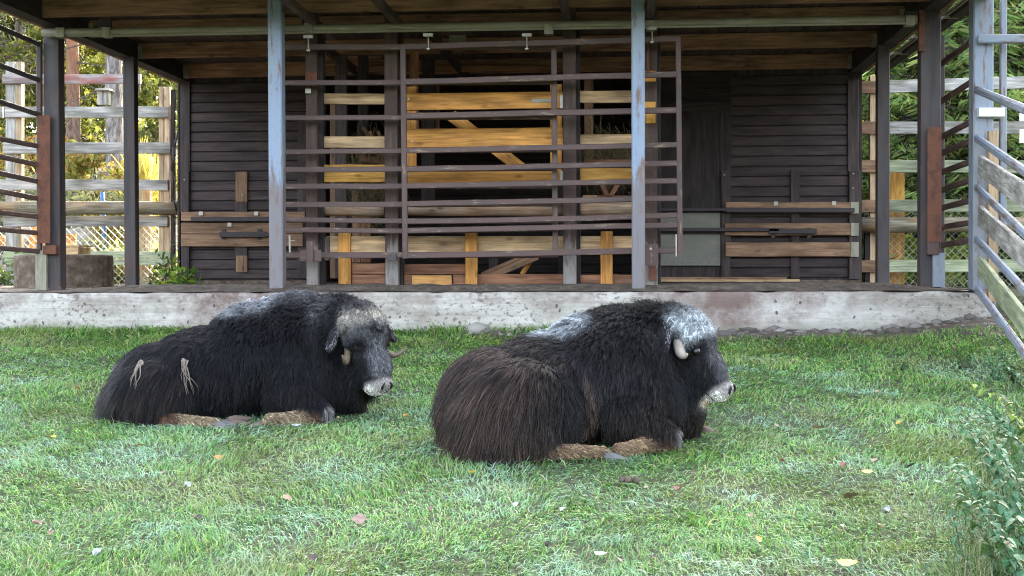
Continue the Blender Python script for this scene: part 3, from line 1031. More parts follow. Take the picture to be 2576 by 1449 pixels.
def chain_link(parent, x0, x1, z0, z1, Y, s=.075):
    vs, fs = [], []
    r = .0028

    def wire(a, b, dy):
        d = (b - a).normalized()
        n = Vector((0, 1, 0))
        w = d.cross(n) * r * 1.15
        m = n * r
        i = len(vs)
        for p in (a, b):
            for q in (-w - m, w - m, w + m, -w + m):
                vs.append(p + q + Vector((0, dy, 0)))
        for k in range(4):
            fs.append((i + k, i + (k + 1) % 4, i + 4 + (k + 1) % 4, i + 4 + k))
    H = z1 - z0
    c = x0 - H
    while c < x1:
        for sgn in (1, -1):
            a, b = (c, z0), (c + H, z1)
            if sgn < 0:
                a, b = (c, z1), (c + H, z0)
            t0, t1 = max(0, (x0 - a[0]) / H), min(1, (x1 - a[0]) / H)
            if t1 > t0:
                pa = Vector((a[0] + (b[0] - a[0]) * t0, Y, a[1] + (b[1] - a[1]) * t0))
                pb = Vector((a[0] + (b[0] - a[0]) * t1, Y, a[1] + (b[1] - a[1]) * t1))
                wire(pa, pb, sgn * .004)
        c += s * 1.41
    me = bpy.data.meshes.new('chain_link')
    me.from_pydata([tuple(v) for v in vs], [], fs)
    o = link('chain_link', me, parent, Matrix.Identity(4), M['wire'])
    o['kind'] = 'stuff'
    return o


lf = thing('plank_fence', 'weathered grey plank fence with a log rail behind the left opening', 'fence', tuple(P(215, 700, YB)))
fence_boards(lf, 9, 352, [(186, 211, 'redgrey')], 'greywood')
fence_boards(lf, 9, 424, [(268, 296, None), (358, 387, None), (451, 479, None), (543, 570, None), (632, 650, 'wetgreen'), (651, 667, 'wetgreen')], 'greywood')
bar('log_rail', lf, M['oldlog'], P(-90, 522, YB - .12), P(448, 524, YB - .12), 0, rad=.095, seg=8, jit=.004)
for (u0, u1, k) in ((13, 38, 'greywood'), (39, 54, 'oldlog'), (399, 412, 'tanpost'), (413, 427, 'tanpost')):
    RB('fence_post', lf, M[k], u0, 155 if u0 < 100 else 218, u1, 725, YB + .055, .11)
RB('fence_post', lf, M['oldlog'], 349, 478, 377, 725, YB + .5, .12)
RB('fence_post', lf, M['dark'], 429, 225, 438, 722, YB - .1, .08)
for (v0, v1) in ((268, 296), (451, 479), (640, 665)):
    RB('fence_plank', lf, M['greywood'], -120, v0, 6, v1, YB + .03, .05)
chain_link(lf, P(-100, 600, YB).x, P(430, 600, YB).x, 1.38, P(0, 566, YB).z, YB + .35)

rfn = thing('plank_fence', 'pale plank fence with a thick log rail behind the right opening', 'fence', tuple(P(2300, 700, YB)))
for (va, vb, kk) in ((219, 205, 'greywood'), (321, 321, 'greywood'), (418, 420, 'wetgreen'), (518, 517, 'wetgreen'), (670, 668, 'wetgreen')):
    HB('fence_plank', rfn, M['brownboard'], 2160, va, 2207, va, 30, YB, .05, seg=2, jit=.001)
    HB('fence_plank', rfn, M[kk], 2207.5, va, 2640, vb, 30, YB - .003, .05, seg=5, jit=.002)
bar('log_rail', rfn, M['oldlog'], P(2162, 566, YB - .13), P(2660, 566, YB - .13), 0, rad=.105, seg=8, jit=.004)
RB('fence_post', rfn, M['tanpost'], 2189, 190, 2204, 715, YB + .055, .11)
RB('fence_post', rfn, M['yellow'], 2238, 432, 2275, 715, YB + .5, .14)
RB('fence_post', rfn, M['dark'], 2176, 560, 2188, 715, YB + .06, .1)
chain_link(rfn, P(2190, 600, YB).x, P(2640, 600, YB).x, 1.38, P(2300, 520, YB).z, YB + .4)

# black cable hose hanging at the left building corner, bent root on the right
hz = thing('hose_coil', 'black hose hanging in loops beside the left wall corner', 'hose', tuple(P(444, 460, 18.6)))
for k in range(3):
    pts = [P(447, 330 + k * 6, 18.5), P(440 - k * 2, 370, 18.5), P(434 - k, 430, 18.5), P(436, 500, 18.5), P(444, 530, 18.5)]
    for a, b in zip(pts[:-1], pts[1:]):
        bar('hose_length', hz, M['blackbar'], a, b, 0, rad=.012, seg=1)

# ---------------------------------------------------------------- concrete ring with its lid
yc = 16.3
xc = (P(46, 690, yc).x + P(278, 690, yc).x) / 2
rr = (P(278, 690, yc).x - P(46, 690, yc).x) / 2
cr = thing('concrete_ring', 'round concrete well ring standing on the left end of the platform', 'well ring', (xc, yc, ZP))
zt = P(160, 641, yc - rr * .8).z
n = 40
prof = [(rr * .985, ZP - .01), (rr, ZP + .03), (rr, zt - .03), (rr * .985, zt - .004), (rr * .96, zt), (rr * .85, zt), (rr * .84, zt - .05), (rr * .84, ZP)]
vs, fs = [], []
for i in range(n):
    a = 2 * math.pi * i / n
    for (r_, z_) in prof:
        vs.append((xc + r_ * math.cos(a), yc + r_ * math.sin(a), z_))
k = len(prof)
for i in range(n):
    for j in range(k - 1):
        i2 = (i + 1) % n
        fs.append((i * k + j, i2 * k + j, i2 * k + j + 1, i * k + j + 1))
me = bpy.data.meshes.new('ring')
me.from_pydata(vs, [], fs)
link('ring', me, cr, Matrix.Identity(4), M['ringconcrete'])
bar('lid', cr, M['concrete'], (xc, yc, zt - .06), (xc, yc, zt - .01), 0, rad=rr * .83, seg=1)
tr_ = thing('wooden_trough', 'small yellow wooden trough standing on the concrete ring', 'trough', (xc, yc + .1, zt))
RB('trough_base', tr_, M['paleboard'], 88, 622, 196, 640, yc - .1, .4)
RB('trough_base', tr_, M['paleboard'], 86, 616, 198, 621, yc - .12, .44)
ob = thing('orange_box', 'low orange timber box behind the chain link on the left', 'box', tuple(P(150, 640, 20.2)))
RB('box_board', ob, M['orange'], 92, 588, 190, 608, 20.2, .04)
RB('box_board', ob, M['orange'], 92, 609, 190, 628, 20.2, .04)
RB('box_board', ob, M['orange'], -60, 592, 12, 620, 20.2, .04)
RB('box_post', ob, M['orange'], 72, 560, 92, 640, 20.25, .08)
bpz = thing('blue_marker_pole', 'thin blue pole standing behind the chain link', 'pole', tuple(P(262, 640, 20.6)))
bar('pole', bpz, M['bluepole'], P(264, 650, 20.6), P(257, 483, 20.6), 0, rad=.035, seg=1)

# ---------------------------------------------------------------- trees and shrubs behind
M['leaf'] = attr_mat('foliage', rough=.6, trans=.5, tint=(1.0, 1.0, .7))
M['needle'] = attr_mat('needles', rough=.65, trans=.4, tint=(1.0, 1.0, .6))


def bark(name, a, b, c=None):
    m, ns, ls, bs = new_mat(name)
    mp = coords(ns, ls, (9, 9, 2.2))
    n = nd(ns, 'ShaderNodeTexNoise')
    n.inputs['Scale'].default_value = 1.6
    n.inputs['Detail'].default_value = 8
    n.inputs['Distortion'].default_value = 1.0
    ls.new(mp.outputs[0], n.inputs['Vector'])
    r = ramp(ns, [(.38, a), (.62, b)])
    ls.new(n.outputs[0], r.inputs[0])
    col = r.outputs[0]
    if c:   # flaky orange upper bark of a pine
        tc = ns.new('ShaderNodeTexCoord')
        sx = ns.new('ShaderNodeSeparateXYZ')
        ls.new(tc.outputs['Object'], sx.inputs[0])
        mr = nd(ns, 'ShaderNodeMapRange')
        mr.inputs['From Min'].default_value = 1.5
        mr.inputs['From Max'].default_value = 4.5
        ls.new(sx.outputs[2], mr.inputs[0])
        col = mix(ns, ls, mr.outputs[0], col, c)
    ls.new(col, bs.inputs['Base Color'])
    bs.inputs['Roughness'].default_value = .9
    bp = nd(ns, 'ShaderNodeBump')
    bp.inputs['Strength'].default_value = .9
    bp.inputs['Distance'].default_value = .04
    ls.new(n.outputs[0], bp.inputs['Height'])
    ls.new(bp.outputs[0], bs.inputs['Normal'])
    return m


M['bark_grey'] = bark('grey_bark', (.12, .10, .09), (.34, .31, .29))
M['bark_pine'] = bark('pine_bark', (.10, .06, .045), (.24, .16, .12), (.40, .17, .08))
M['bark_dark'] = bark('dark_bark', (.05, .04, .032), (.13, .10, .085))


def cards(name, c, size, cols, aspect=.5, flat=.0, rng_=None, dirs=None):
    """Leaf-sized diamonds at points c (N,3)."""
    g = rng_ or rng
    N = len(c)
    d = g.normal(0, 1, (N, 3)) if dirs is None else dirs + g.normal(0, .25, (N, 3))
    d /= np.linalg.norm(d, axis=1, keepdims=True)
    q = g.normal(0, 1, (N, 3))
    q[:, 2] *= (1 - flat)
    w = np.cross(d, q)
    w /= np.linalg.norm(w, axis=1, keepdims=True) + 1e-9
    s = (np.asarray(size) * np.ones(N))[:, None]
    nrm = np.cross(d, w)
    V = np.stack([c - d * s, c + w * s * aspect + nrm * s * .15, c + d * s, c - w * s * aspect + nrm * s * .15], 1).reshape(-1, 3)
    return arr_mesh(name, V, np.arange(4 * N).reshape(-1, 4), np.repeat(cols, 4, 0))


def clumpy(N, nclump, rad, cr, g, shell=.5):
    """Points in clumps inside an ellipsoid of radii rad."""
    d = g.normal(0, 1, (nclump, 3))
    d /= np.linalg.norm(d, axis=1, keepdims=True)
    cc = d * (shell + (1 - shell) * g.random((nclump, 1))) * np.array(rad)
    k = g.integers(0, nclump, N)
    tone = g.uniform(.65, 1.35, nclump)
    return cc[k] + g.normal(0, cr, (N, 3)), tone[k]


def palette(cols, N, g, tone=None, var=.25):
    cols = np.array(cols)
    k = g.integers(0, len(cols), N)
    c = cols[k] * g.uniform(1 - var, 1 + var, (N, 1))
    if tone is not None:
        c = c * tone[:, None]
    return c


def shrub(name, label, x, y, rad, N, size, pal, cat='shrub', group=None, cr=.12, nclump=None, z=None, seed=1, flat=0):
    g = np.random.default_rng(seed)
    z0 = float(zg(np.array([x]), np.array([y]))[0]) if z is None else z
    t = thing(name, label, cat, (x, y, z0), group)
    c, tone = clumpy(N, nclump or max(12, N // 60), rad, cr, g, .35)
    c[:, 2] = np.abs(c[:, 2] + rad[2] * .9) + .02
    link('foliage', cards('foliage', c, g.uniform(.6, 1.3, N) * size, palette(pal, N, g, tone), .45, flat, g), t, mat=M['leaf'])
    for k in range(5):
        a = g.uniform(0, 6.28)
        bar('stem', t, M['bark_dark'], (x, y, z0 - .05), (x + math.cos(a) * rad[0] * .6, y + math.sin(a) * rad[1] * .6, z0 + rad[2] * g.uniform(.9, 1.6)), 0, rad=.012, taper=.4, jit=.01, seg=4)
    return t


def trunk_mesh(name, H, r0, r1, g, lean=0.0, n=10, seg=14):
    vs, fs = [], []
    ox = oy = 0
    for k in range(seg + 1):
        f = k / seg
        z = H * f - .2
        r = r0 + (r1 - r0) * f + r0 * .35 * max(0, 1 - f * 9)
        ox += g.normal(0, .02)
        oy += g.normal(0, .02)
        for i in range(n):
            a = 2 * math.pi * i / n
            rr_ = r * (1 + g.normal(0, .03))
            vs.append((ox + lean * z + rr_ * math.cos(a), oy + rr_ * math.sin(a), z))
    for k in range(seg):
        for i in range(n):
            j = (i + 1) % n
            fs.append((k * n + i, k * n + j, (k + 1) * n + j, (k + 1) * n + i))
    me = bpy.data.meshes.new(name)
    me.from_pydata(vs, [], fs)
    for p in me.polygons:
        p.use_smooth = True
    return me


def limb_mesh(name, limbs):
    """Thin tapering branches: list of (A, B, r)."""
    vs, fs = [], []
    for (A, B, r) in limbs:
        d = (B - A).normalized()
        s = d.orthogonal().normalized()
        t = d.cross(s)
        m = (A + B) / 2 + Vector((0, 0, (B - A).length * .05))
        b = len(vs)
        for p, q in ((A, r), (m, r * .7), (B, r * .25)):
            for k in range(4):
                a = math.pi / 2 * k
                vs.append(tuple(p + s * q * math.cos(a) + t * q * math.sin(a)))
        for u in (0, 4):
            for k in range(4):
                fs.append((b + u + k, b + u + (k + 1) % 4, b + u + 4 + (k + 1) % 4, b + u + 4 + k))
    me = bpy.data.meshes.new(name)
    me.from_pydata(vs, [], fs)
    return me


def pine(label, x, y, r, seed, mat, H=14, crown=None, pal=None, N=2600, lean=0.0):
    g = np.random.default_rng(seed)
    z0 = float(zg(np.array([x]), np.array([y]))[0])
    t = thing('pine_tree', label, 'tree', (x, y, z0), 'trees on the slope behind the left fence')
    link('trunk', trunk_mesh('trunk', H, r, r * .45, g, lean), t, mat=mat)
    limbs, cs = [], []
    for k in range(46):
        h = g.uniform(2.2, H)
        a = g.uniform(0, 6.28)
        L = g.uniform(.9, 2.6) * (1.15 - .5 * h / H)
        A = Vector((lean * h, 0, h))
        B = A + Vector((math.cos(a) * L, math.sin(a) * L, g.uniform(-.5, .35) * L))
        limbs.append((A, B, .022))
        for j in range(3):
            p = A.lerp(B, g.uniform(.4, 1))
            q = p + Vector((g.normal(0, .4), g.normal(0, .4), g.normal(-.1, .3)))
            limbs.append((p, q, .010))
            if h > 4 or g.random() < .35:
                cs.append(q)
    link('limb', limb_mesh('limb', limbs), t, mat=M['bark_dark'])
    cs = np.array([tuple(c) for c in cs])
    k = g.integers(0, len(cs), N)
    c = cs[k] + g.normal(0, .22, (N, 3))
    tone = g.uniform(.6, 1.4, len(cs))[k]
    link('crown', cards('crown', c, g.uniform(.06, .14, N), palette(pal or [(.06, .085, .03), (.10, .12, .04), (.16, .16, .055)], N, g, tone), .16, 0, g), t, mat=M['needle'])
    return t


def gx(u, Y):
    return P(u, 600, Y).x


pine('straight pine with reddish upper bark standing between corner post and side post', gx(190, 30), 30, .165, 21, M['bark_pine'], lean=-.004)
pine('stout grey barked pine carrying the nest box', gx(291, 26.5), 26.5, .185, 22, M['bark_grey'], N=1700)
pine('thin reddish pine showing between the left gate tubes', gx(108, 33), 33, .14, 23, M['bark_pine'], pal=[(.22, .20, .04), (.14, .16, .035)])
pine('pale trunked pine at the far left edge behind the gate tubes', gx(48, 36), 36, .17, 24, M['bark_grey'], pal=[(.24, .22, .05), (.12, .15, .03)])
pine('slim dark pine close to the left wall corner', gx(345, 34), 34, .10, 25, M['bark_dark'], pal=[(.07, .10, .03), (.16, .17, .04)])
pine('slender pine just outside the left edge of the fence', gx(-60, 31), 31, .13, 26, M['bark_pine'])

nbx = thing('nest_box', 'small grey wooden nest box hung on the grey pine', 'nest box', tuple(P(258, 262, 26.1)))
RB('box_front', nbx, M['greywood'], 243, 228, 273, 263, 26.1, .16)
RB('box_roof', nbx, M['greywood'], 240, 222, 275, 227, 26.0, .28)

# bright shrubs on the slope, each its own
YEL = [(.30, .27, .07), (.38, .32, .10), (.20, .23, .07), (.28, .18, .07)]
LIME = [(.36, .46, .05), (.28, .40, .05), (.46, .48, .08)]
GRN = [(.07, .11, .035), (.10, .15, .04), (.05, .08, .03)]
PALE = [(.20, .22, .14), (.15, .18, .11), (.25, .24, .14)]
k_ = 0
for (u, Y, rad, N, s, pal, lab) in (
        (60, 24.5, (1.3, .7, .55), 1500, .07, PALE, 'pale grey green bush on the slope behind the left gate tubes'),
        (210, 24, (1.2, .6, .50), 1600, .07, PALE, 'low pale leafy bush below the reddish pine'),
        (250, 27, (1.1, .6, .75), 1800, .08, YEL, 'golden yellow bush at the foot of the grey pine'),
        (370, 25.5, (1.0, .6, .80), 1700, .08, YEL, 'yellow autumn bush next to the left wall corner'),
        (315, 23, (.55, .4, .45), 800, .06, YEL, 'small yellow tuft in front of the grey pine'),
        (120, 29, (1.2, .7, .75), 1500, .09, [(.34, .20, .06), (.42, .30, .06)], 'rusty orange shrub far back between the pines'),
        (20, 27, (.9, .6, .8), 1300, .08, YEL, 'yellow shrub at the left edge behind the fence'),
        (175, 33, (2.2, 1.0, 2.6), 3600, .11, [(.20, .22, .05), (.12, .15, .04), (.32, .30, .06)], 'tall yellow green thicket behind the reddish pine'),
        (60, 35, (2.0, 1.0, 3.6), 4200, .11, [(.17, .18, .045), (.11, .14, .04), (.24, .21, .06)], 'tall sunlit yellow thicket at the upper left'),
        (385, 31, (1.5, .9, 2.6), 3000, .11, [(.14, .17, .05), (.26, .27, .07)], 'tall olive thicket above the left wall corner'),
        (300, 38, (2.2, 1.0, 2.4), 2600, .13, [(.16, .18, .05), (.24, .24, .07)], 'far olive thicket between two grey trunks'),
        (320, 20.3, (.55, .35, .26), 1500, .05, LIME, 'bright lime green leaves low beside the side post'),
        (392, 20.3, (.30, .3, .24), 900, .05, LIME, 'bright lime green leaves low beneath the fence end'),
        (455, 18.0, (.14, .10, .09), 160, .05, [(.10, .22, .03), (.20, .30, .04)], 'little green weed at the foot of the left wall corner'),
        (30, 18.4, (.55, .25, .12), 700, .04, GRN, 'dark green weeds left of the concrete ring'),
        (424, 18.8, (.12, .12, .20), 260, .045, GRN, 'dark leafy weed climbing the last left fence post'),
        (225, 19.9, (.7, .25, .34), 700, .05, [(.14, .16, .08), (.20, .20, .10)], 'grey green brush behind the chain link')):
    k_ += 1
    shrub('bush', lab, gx(u, Y), Y, rad, N, s, pal, seed=40 + k_)
# leafy trees that close the view further up the slope
for i, (u, Y, rad, lab) in enumerate((
        (15, 40, (2.6, 1.6, 3.6), 'olive birch crown filling the upper left corner'), (105, 43, (2.4, 1.5, 4.2), 'yellowing birch standing far back left of the corner post'),
        (165, 39, (1.5, 1.2, 3.4), 'green birch just behind the reddish pine'), (225, 46, (1.7, 1.4, 2.6), 'far yellowish birch below the bright sky gap'),
        (345, 42, (2.2, 1.4, 4.4), 'tall olive birch right of the grey pine'), (420, 45, (2.4, 1.5, 4.0), 'far green birch over the left wall corner'),
        (-70, 38, (2.6, 1.6, 4.4), 'broad birch just left of the picture'), (-190, 40, (3.0, 1.6, 4.8), 'large birch well left of the picture'))):
    t_ = shrub('birch_tree', lab, gx(u, Y), Y, rad, 4600, .13, [(.09, .12, .035), (.14, .16, .045), (.20, .19, .055), (.07, .10, .03)], cat='tree', group='birches far up the left slope', cr=.30, nclump=60, seed=300 + i)
    bar('trunk', t_, M['bark_grey'], t_.location + Vector((0, 0, -.2)), t_.location + Vector((.2, 0, rad[2] * 1.7)), 0, rad=.12, taper=.3, seg=6, jit=.02)
# tall yellow grass tuft
g_ = np.random.default_rng(5)
yg = thing('reed_tuft', 'tall golden grass tuft beside the left fence end post', 'grass tuft', (gx(366, 24), 24, float(zg(np.array([gx(366, 24)]), np.array([24.]))[0])))
N = 260
c = np.stack([g_.normal(0, .16, N), g_.normal(0, .14, N), g_.uniform(.5, 1.5, N)], -1)
dr_ = np.stack([c[:, 0] * 1.2, c[:, 1] * 1.2, np.ones(N)], -1)
link('blades', cards('blades', c, .45, palette([(.50, .42, .12), (.56, .50, .20)], N, g_), .035, 0, g_, dr_), yg, mat=M['leaf'])['kind'] = 'stuff'

# boulders on the slope
M['rock'] = soil_material('mossy_boulder', (.12, .12, .09), (.27, .26, .22), (.42, .40, .35))


def boulder(label, x, y, r, seed):
    z0 = float(zg(np.array([x]), np.array([y]))[0])
    t = thing('boulder', label, 'boulder', (x, y, z0))
    bm = bmesh.new()
    bmesh.ops.create_icosphere(bm, subdivisions=3, radius=1)
    for v in bm.verts:
        n = mnoise.noise(v.co * 1.3 + Vector((seed, 0, 0))) * .35 + mnoise.noise(v.co * 4 + Vector((0, seed, 0))) * .08
        v.co = v.co * (1 + n)
        v.co = Vector((v.co.x * r, v.co.y * r * .8, v.co.z * r * .62 + r * .3))
    me = bpy.data.meshes.new('stone')
    bm.to_mesh(me)
    bm.free()
    for p in me.polygons:
        p.use_smooth = True
    link('stone', me, t, mat=M['rock'])


boulder('rounded lichen grey boulder seen over the left log rail', gx(200, 23.3), 23.3, .45, 3)
boulder('low boulder right of the rounded one behind the fence', gx(238, 24), 24, .35, 9)
boulder('wide bluish boulder higher up the slope', gx(255, 25.6), 25.6, .5, 14)
boulder('pale boulder at the left edge behind the gate tubes', gx(70, 23.5), 23.5, .4, 21)

# spruces on the right
g0 = np.random.default_rng(77)


def spruce_mesh(seed, H=13.0, pal=None):
    g = np.random.default_rng(seed)
    C, D, T, limbs = [], [], [], []
    h = .5
    while h < H - .3:
        nb_ = g.integers(5, 8)
        a0 = g.uniform(0, 6.28)
        for b in range(nb_):
            a = a0 + 6.283 * b / nb_ + g.normal(0, .15)
            L = (2.5 * (1 - h / H) ** .75 + .25) * g.uniform(.75, 1.15)
            dx, dy = math.cos(a), math.sin(a)
            tone = g.uniform(.6, 1.4)
            A = np.array([0, 0, h])
            n = int(16 + L * 26)
            f = np.sort(g.uniform(.12, 1, n))
            z = -.42 * f * L * .6 + .30 * (f ** 2.6) * L * .55
            base = np.stack([dx * f * L, dy * f * L, h + z], -1)
            side = g.choice([-1, 1], n)
            sw = g.uniform(.05, .36, n) * (1.05 - f * .6)
            c = base + np.stack([-dy * side * sw, dx * side * sw, -sw * .45 - g.uniform(0, .14, n)], -1)
            d = np.stack([dx * .8 - dy * side * .8, dy * .8 + dx * side * .8, -.55 * np.ones(n)], -1)
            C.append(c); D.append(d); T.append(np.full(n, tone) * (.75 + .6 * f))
            limbs.append((Vector(A), Vector((dx * L * .95, dy * L * .95, h - .1 * L)), .016))
        h += g.uniform(.17, .30)
    C, D, T = np.concatenate(C), np.concatenate(D), np.concatenate(T)
    N = len(C)
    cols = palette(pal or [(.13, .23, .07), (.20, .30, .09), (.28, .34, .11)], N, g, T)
    return cards('crown', C, g.uniform(.07, .17, N), cols, .13, .3, g, D), limb_mesh('limb', limbs), trunk_mesh('trunk', H, .15, .03, g)


protos = [spruce_mesh(101), spruce_mesh(102, 12, [(.15, .22, .07), (.22, .29, .085), (.32, .33, .11)]), spruce_mesh(103, 14)]
spots = [(gx(2190, 23.5), 23.5, 'spruce right behind the right wall corner'), (gx(2290, 22.6), 22.6, 'dark spruce between the two right steel posts'),
         (gx(2400, 22.0), 22.0, 'green spruce seen through the right side gate'), (gx(2500, 23.2), 23.2, 'spruce beside the big blue post'),
         (gx(2590, 22.2), 22.2, 'spruce at the right picture edge behind the fence'), (gx(2350, 26.5), 26.5, None), (gx(2250, 28), 28, None), (gx(2460, 27.5), 27.5, None),
         (gx(2560, 27), 27, None), (gx(2700, 25), 25, None), (gx(2820, 23), 23, None), (10.6, 27, None), (12.5, 25, None), (2.2, 26, None), (.2, 26.5, None), (-1.8, 26, None), (-3.6, 27, None), (9.0, 30, None)]
for i, (x, y, lab) in enumerate(spots):
    cm, lm, tm = protos[i % 3]
    z0 = float(zg(np.array([x]), np.array([y]))[0])
    t = thing('spruce_tree', lab or 'tall dark spruce in the dense stand, filled out with unseen trees for shade', 'tree', (x, y, z0), 'spruces behind the shelter and right fence')
    t.rotation_euler = (0, 0, g0.uniform(0, 6.28))
    s = g0.uniform(.85, 1.15)
    t.scale = (s, s, s)
    link('trunk', tm, t, mat=M['bark_dark'])
    link('limb', lm, t, mat=M['bark_dark'])
    link('crown', cm, t, mat=M['needle'])

for i, (u, Y, rad, N, s, pal, lab) in enumerate((
        (2300, 20.4, (.45, .4, .32), 900, .06, LIME, 'sunny lime green leaves low behind the right log rail'),
        (2405, 20.6, (.6, .4, .42), 1000, .06, LIME, 'sunny green leaves low behind the side gate tubes'),
        (2320, 21.2, (1.1, .5, .75), 1600, .07, GRN, 'dark green undergrowth behind the right fence'),
        (2440, 21, (.9, .5, .62), 1500, .07, [(.12, .22, .06), (.2, .3, .08)], 'mid green bush behind the right side gate'),
        (2560, 20.8, (1.0, .5, .55), 1400, .07, GRN, 'dark bush at the right edge behind the fence'),
        (2178, 20.2, (.22, .3, .55), 500, .06, PALE, 'pale green sprig in the gap by the right wall corner'),
        (2230, 21.6, (.8, .4, .95), 1300, .07, [(.20, .22, .09), (.34, .32, .10)], 'yellowish brush between wall corner and side post'))):
    shrub('bush', lab, gx(u, Y), Y, rad, N, s, pal, seed=80 + i)

# far wood: one mass that nobody could count
N = 26000
c = np.stack([g0.uniform(-60, 45, N), g0.uniform(50, 66, N), g0.random(N) ** 1.2 * 15 + 2], -1)
c[:, 2] += sstep(-4, -9, c[:, 0]) * 3.5
keep = fnoise(c[:, 0] * .35, c[:, 2] * .3, 31) > .31 + .10 * (c[:, 2] > 11)
c = c[keep]
o = link('far_wood', cards('far_wood', c, g0.uniform(.2, .5, len(c)), palette([(.06, .10, .035), (.11, .15, .045), (.17, .18, .06), (.08, .12, .045)], len(c), g0), .6, 0, g0), mat=M['leaf'])
props(o, 'sunlit far wood behind the slope, yellow and green', 'wood', kind='stuff')

# ---------------------------------------------------------------- musk oxen


def vec_noise(p, s, seed):
    """Cheap smooth vector noise on (N,3) points."""
    out = np.zeros_like(p)
    for k in range(3):
        out[:, k] = fnoise(p[:, 0] * s + k * 9.1 + p[:, 2] * s * .7, p[:, 1] * s * .8 - p[:, 2] * s + k * 3.7, seed + k, 2) - .5
    return out * 2


M['fur'] = None


def fur_material():
    m, ns, ls, bs = new_mat('ox_fur')
    a = nd(ns, 'ShaderNodeAttribute', attribute_name='fcol')
    ls.new(a.outputs['Color'], bs.inputs['Base Color'])
    bs.inputs['Roughness'].default_value = .42
    bs.inputs['Specular IOR Level'].default_value = .24
    return m


M['fur'] = fur_material()
M['skin'] = attr_mat('ox_underfur', 'bcol', rough=.9, spec=.05)
M['eye'] = plain('dark_eye', (.010, .008, .007), .18, spec=.6, var=.1)
M['eyelid'] = plain('eyelid', (.014, .012, .012), .8, spec=.1)
M['nose'] = plain('grey_nose_skin', (.15, .135, .13), .5, nscale=60)
M['nostril'] = plain('nostril', (.012, .010, .010), .6)
M['horn'] = metal_paint('horn', (.17, .125, .085), (.07, .05, .035), .5, .75, rough=.35, stretch=(4, 14, 14))
M['palehorn'] = plain('pale_horn_boss', (.30, .255, .215), .7, nscale=30, var=.55)
M['darkhorn'] = plain('dark_horn', (.07, .06, .055), .4)
M['hoof'] = metal_paint('grey_hoof', (.13, .125, .125), (.07, .06, .05), .5, .7, rough=.45, stretch=(3, 12, 12))
M['sole'] = metal_paint('muddy_hoof', (.12, .085, .065), (.20, .16, .13), .5, .7, rough=.8, stretch=(5, 5, 5))
M['tuftwool'] = plain('matted_wool', (.165, .135, .11), .9, nscale=50, var=.45)


def ellipsoid(bm, c, r, rot=None):
    m = Matrix.Translation(c) @ (rot.to_4x4() if rot is not None else Matrix.Identity(4)) @ Matrix.Diagonal((*r, 1))
    bmesh.ops.create_uvsphere(bm, u_segments=24, v_segments=14, radius=1, matrix=m)


def capsule(bm, a, b, ra, rb, n=9):
    a, b = Vector(a), Vector(b)
    for k in range(n):
        f = k / (n - 1)
        r = ra + (rb - ra) * f
        bmesh.ops.create_uvsphere(bm, u_segments=16, v_segments=10, radius=r, matrix=Matrix.Translation(a.lerp(b, f)))


def seg_dist(p, a, b):
    a, b = np.array(a), np.array(b)
    t = np.clip(((p - a) @ (b - a)) / ((b - a) @ (b - a)), 0, 1)
    return np.linalg.norm(p - (a + t[:, None] * (b - a)), axis=1), t


def tube(name, pts, rads, n=12):
    vs, fs = [], []
    pts = [Vector(p) for p in pts]
    prev = None
    for k, p in enumerate(pts):
        d = (pts[min(k + 1, len(pts) - 1)] - pts[max(k - 1, 0)]).normalized()
        s = d.orthogonal().normalized() if prev is None else (prev - d * prev.dot(d)).normalized()
        prev = s
        t = d.cross(s)
        for i in range(n):
            a = 2 * math.pi * i / n
            vs.append(tuple(p + (s * math.cos(a) + t * math.sin(a)) * rads[k]))
    for k in range(len(pts) - 1):
        for i in range(n):
            j = (i + 1) % n
            fs.append((k * n + i, k * n + j, (k + 1) * n + j, (k + 1) * n + i))
    fs.append(tuple(range(n - 1, -1, -1)))
    fs.append(tuple((len(pts) - 1) * n + i for i in range(n)))
    me = bpy.data.meshes.new(name)
    me.from_pydata(vs, [], fs)
    for p in me.polygons:
        p.use_smooth = True
    return me


def spline(pts, n):
    """Catmull-Rom through points."""
    pts = [Vector(p) for p in pts]
    q = [pts[0] * 2 - pts[1]] + pts + [pts[-1] * 2 - pts[-2]]
    out = []
    for i in range(1, len(q) - 2):
        for k in range(n):
            t = k / n
            a, b, c, d = q[i - 1], q[i], q[i + 1], q[i + 2]
            out.append(.5 * ((2 * b) + (c - a) * t + (2 * a - 5 * b + 4 * c - d) * t * t + (3 * b - a - 3 * c + d) * t ** 3))
    out.append(pts[-1])
    return out


def hoof_mesh(name, L=.125, W=.040, H=.042, splay=.016):
    """Two pointed claws side by side, toes along +x."""
    vs, fs = [], []
    for s in (-1, 1):
        b = len(vs)
        rows = [(0, .9, .95), (.3, 1, 1), (.62, .86, .62), (.86, .5, .3), (1, .12, .1)]
        for (f, w, h) in rows:
            cy = s * (W * .55 + splay * f)
            for (yy, zz) in ((-1, 0), (-1, .45), (-.6, .9), (0, 1), (.6, .9), (1, .45), (1, 0)):
                vs.append((L * f, cy + yy * W * .5 * w, zz * H * h + f * f * .008))
        for k in range(len(rows) - 1):
            for i in range(7):
                j = (i + 1) % 7
                fs.append((b + k * 7 + i, b + (k + 1) * 7 + i, b + (k + 1) * 7 + j, b + k * 7 + j))
        fs.append(tuple(b + i for i in range(7)))
        fs.append(tuple(b + 28 + 6 - i for i in range(7)))
    me = bpy.data.meshes.new(name)
    me.from_pydata(vs, [], fs)
    for p in me.polygons:
        p.use_smooth = True
    return me


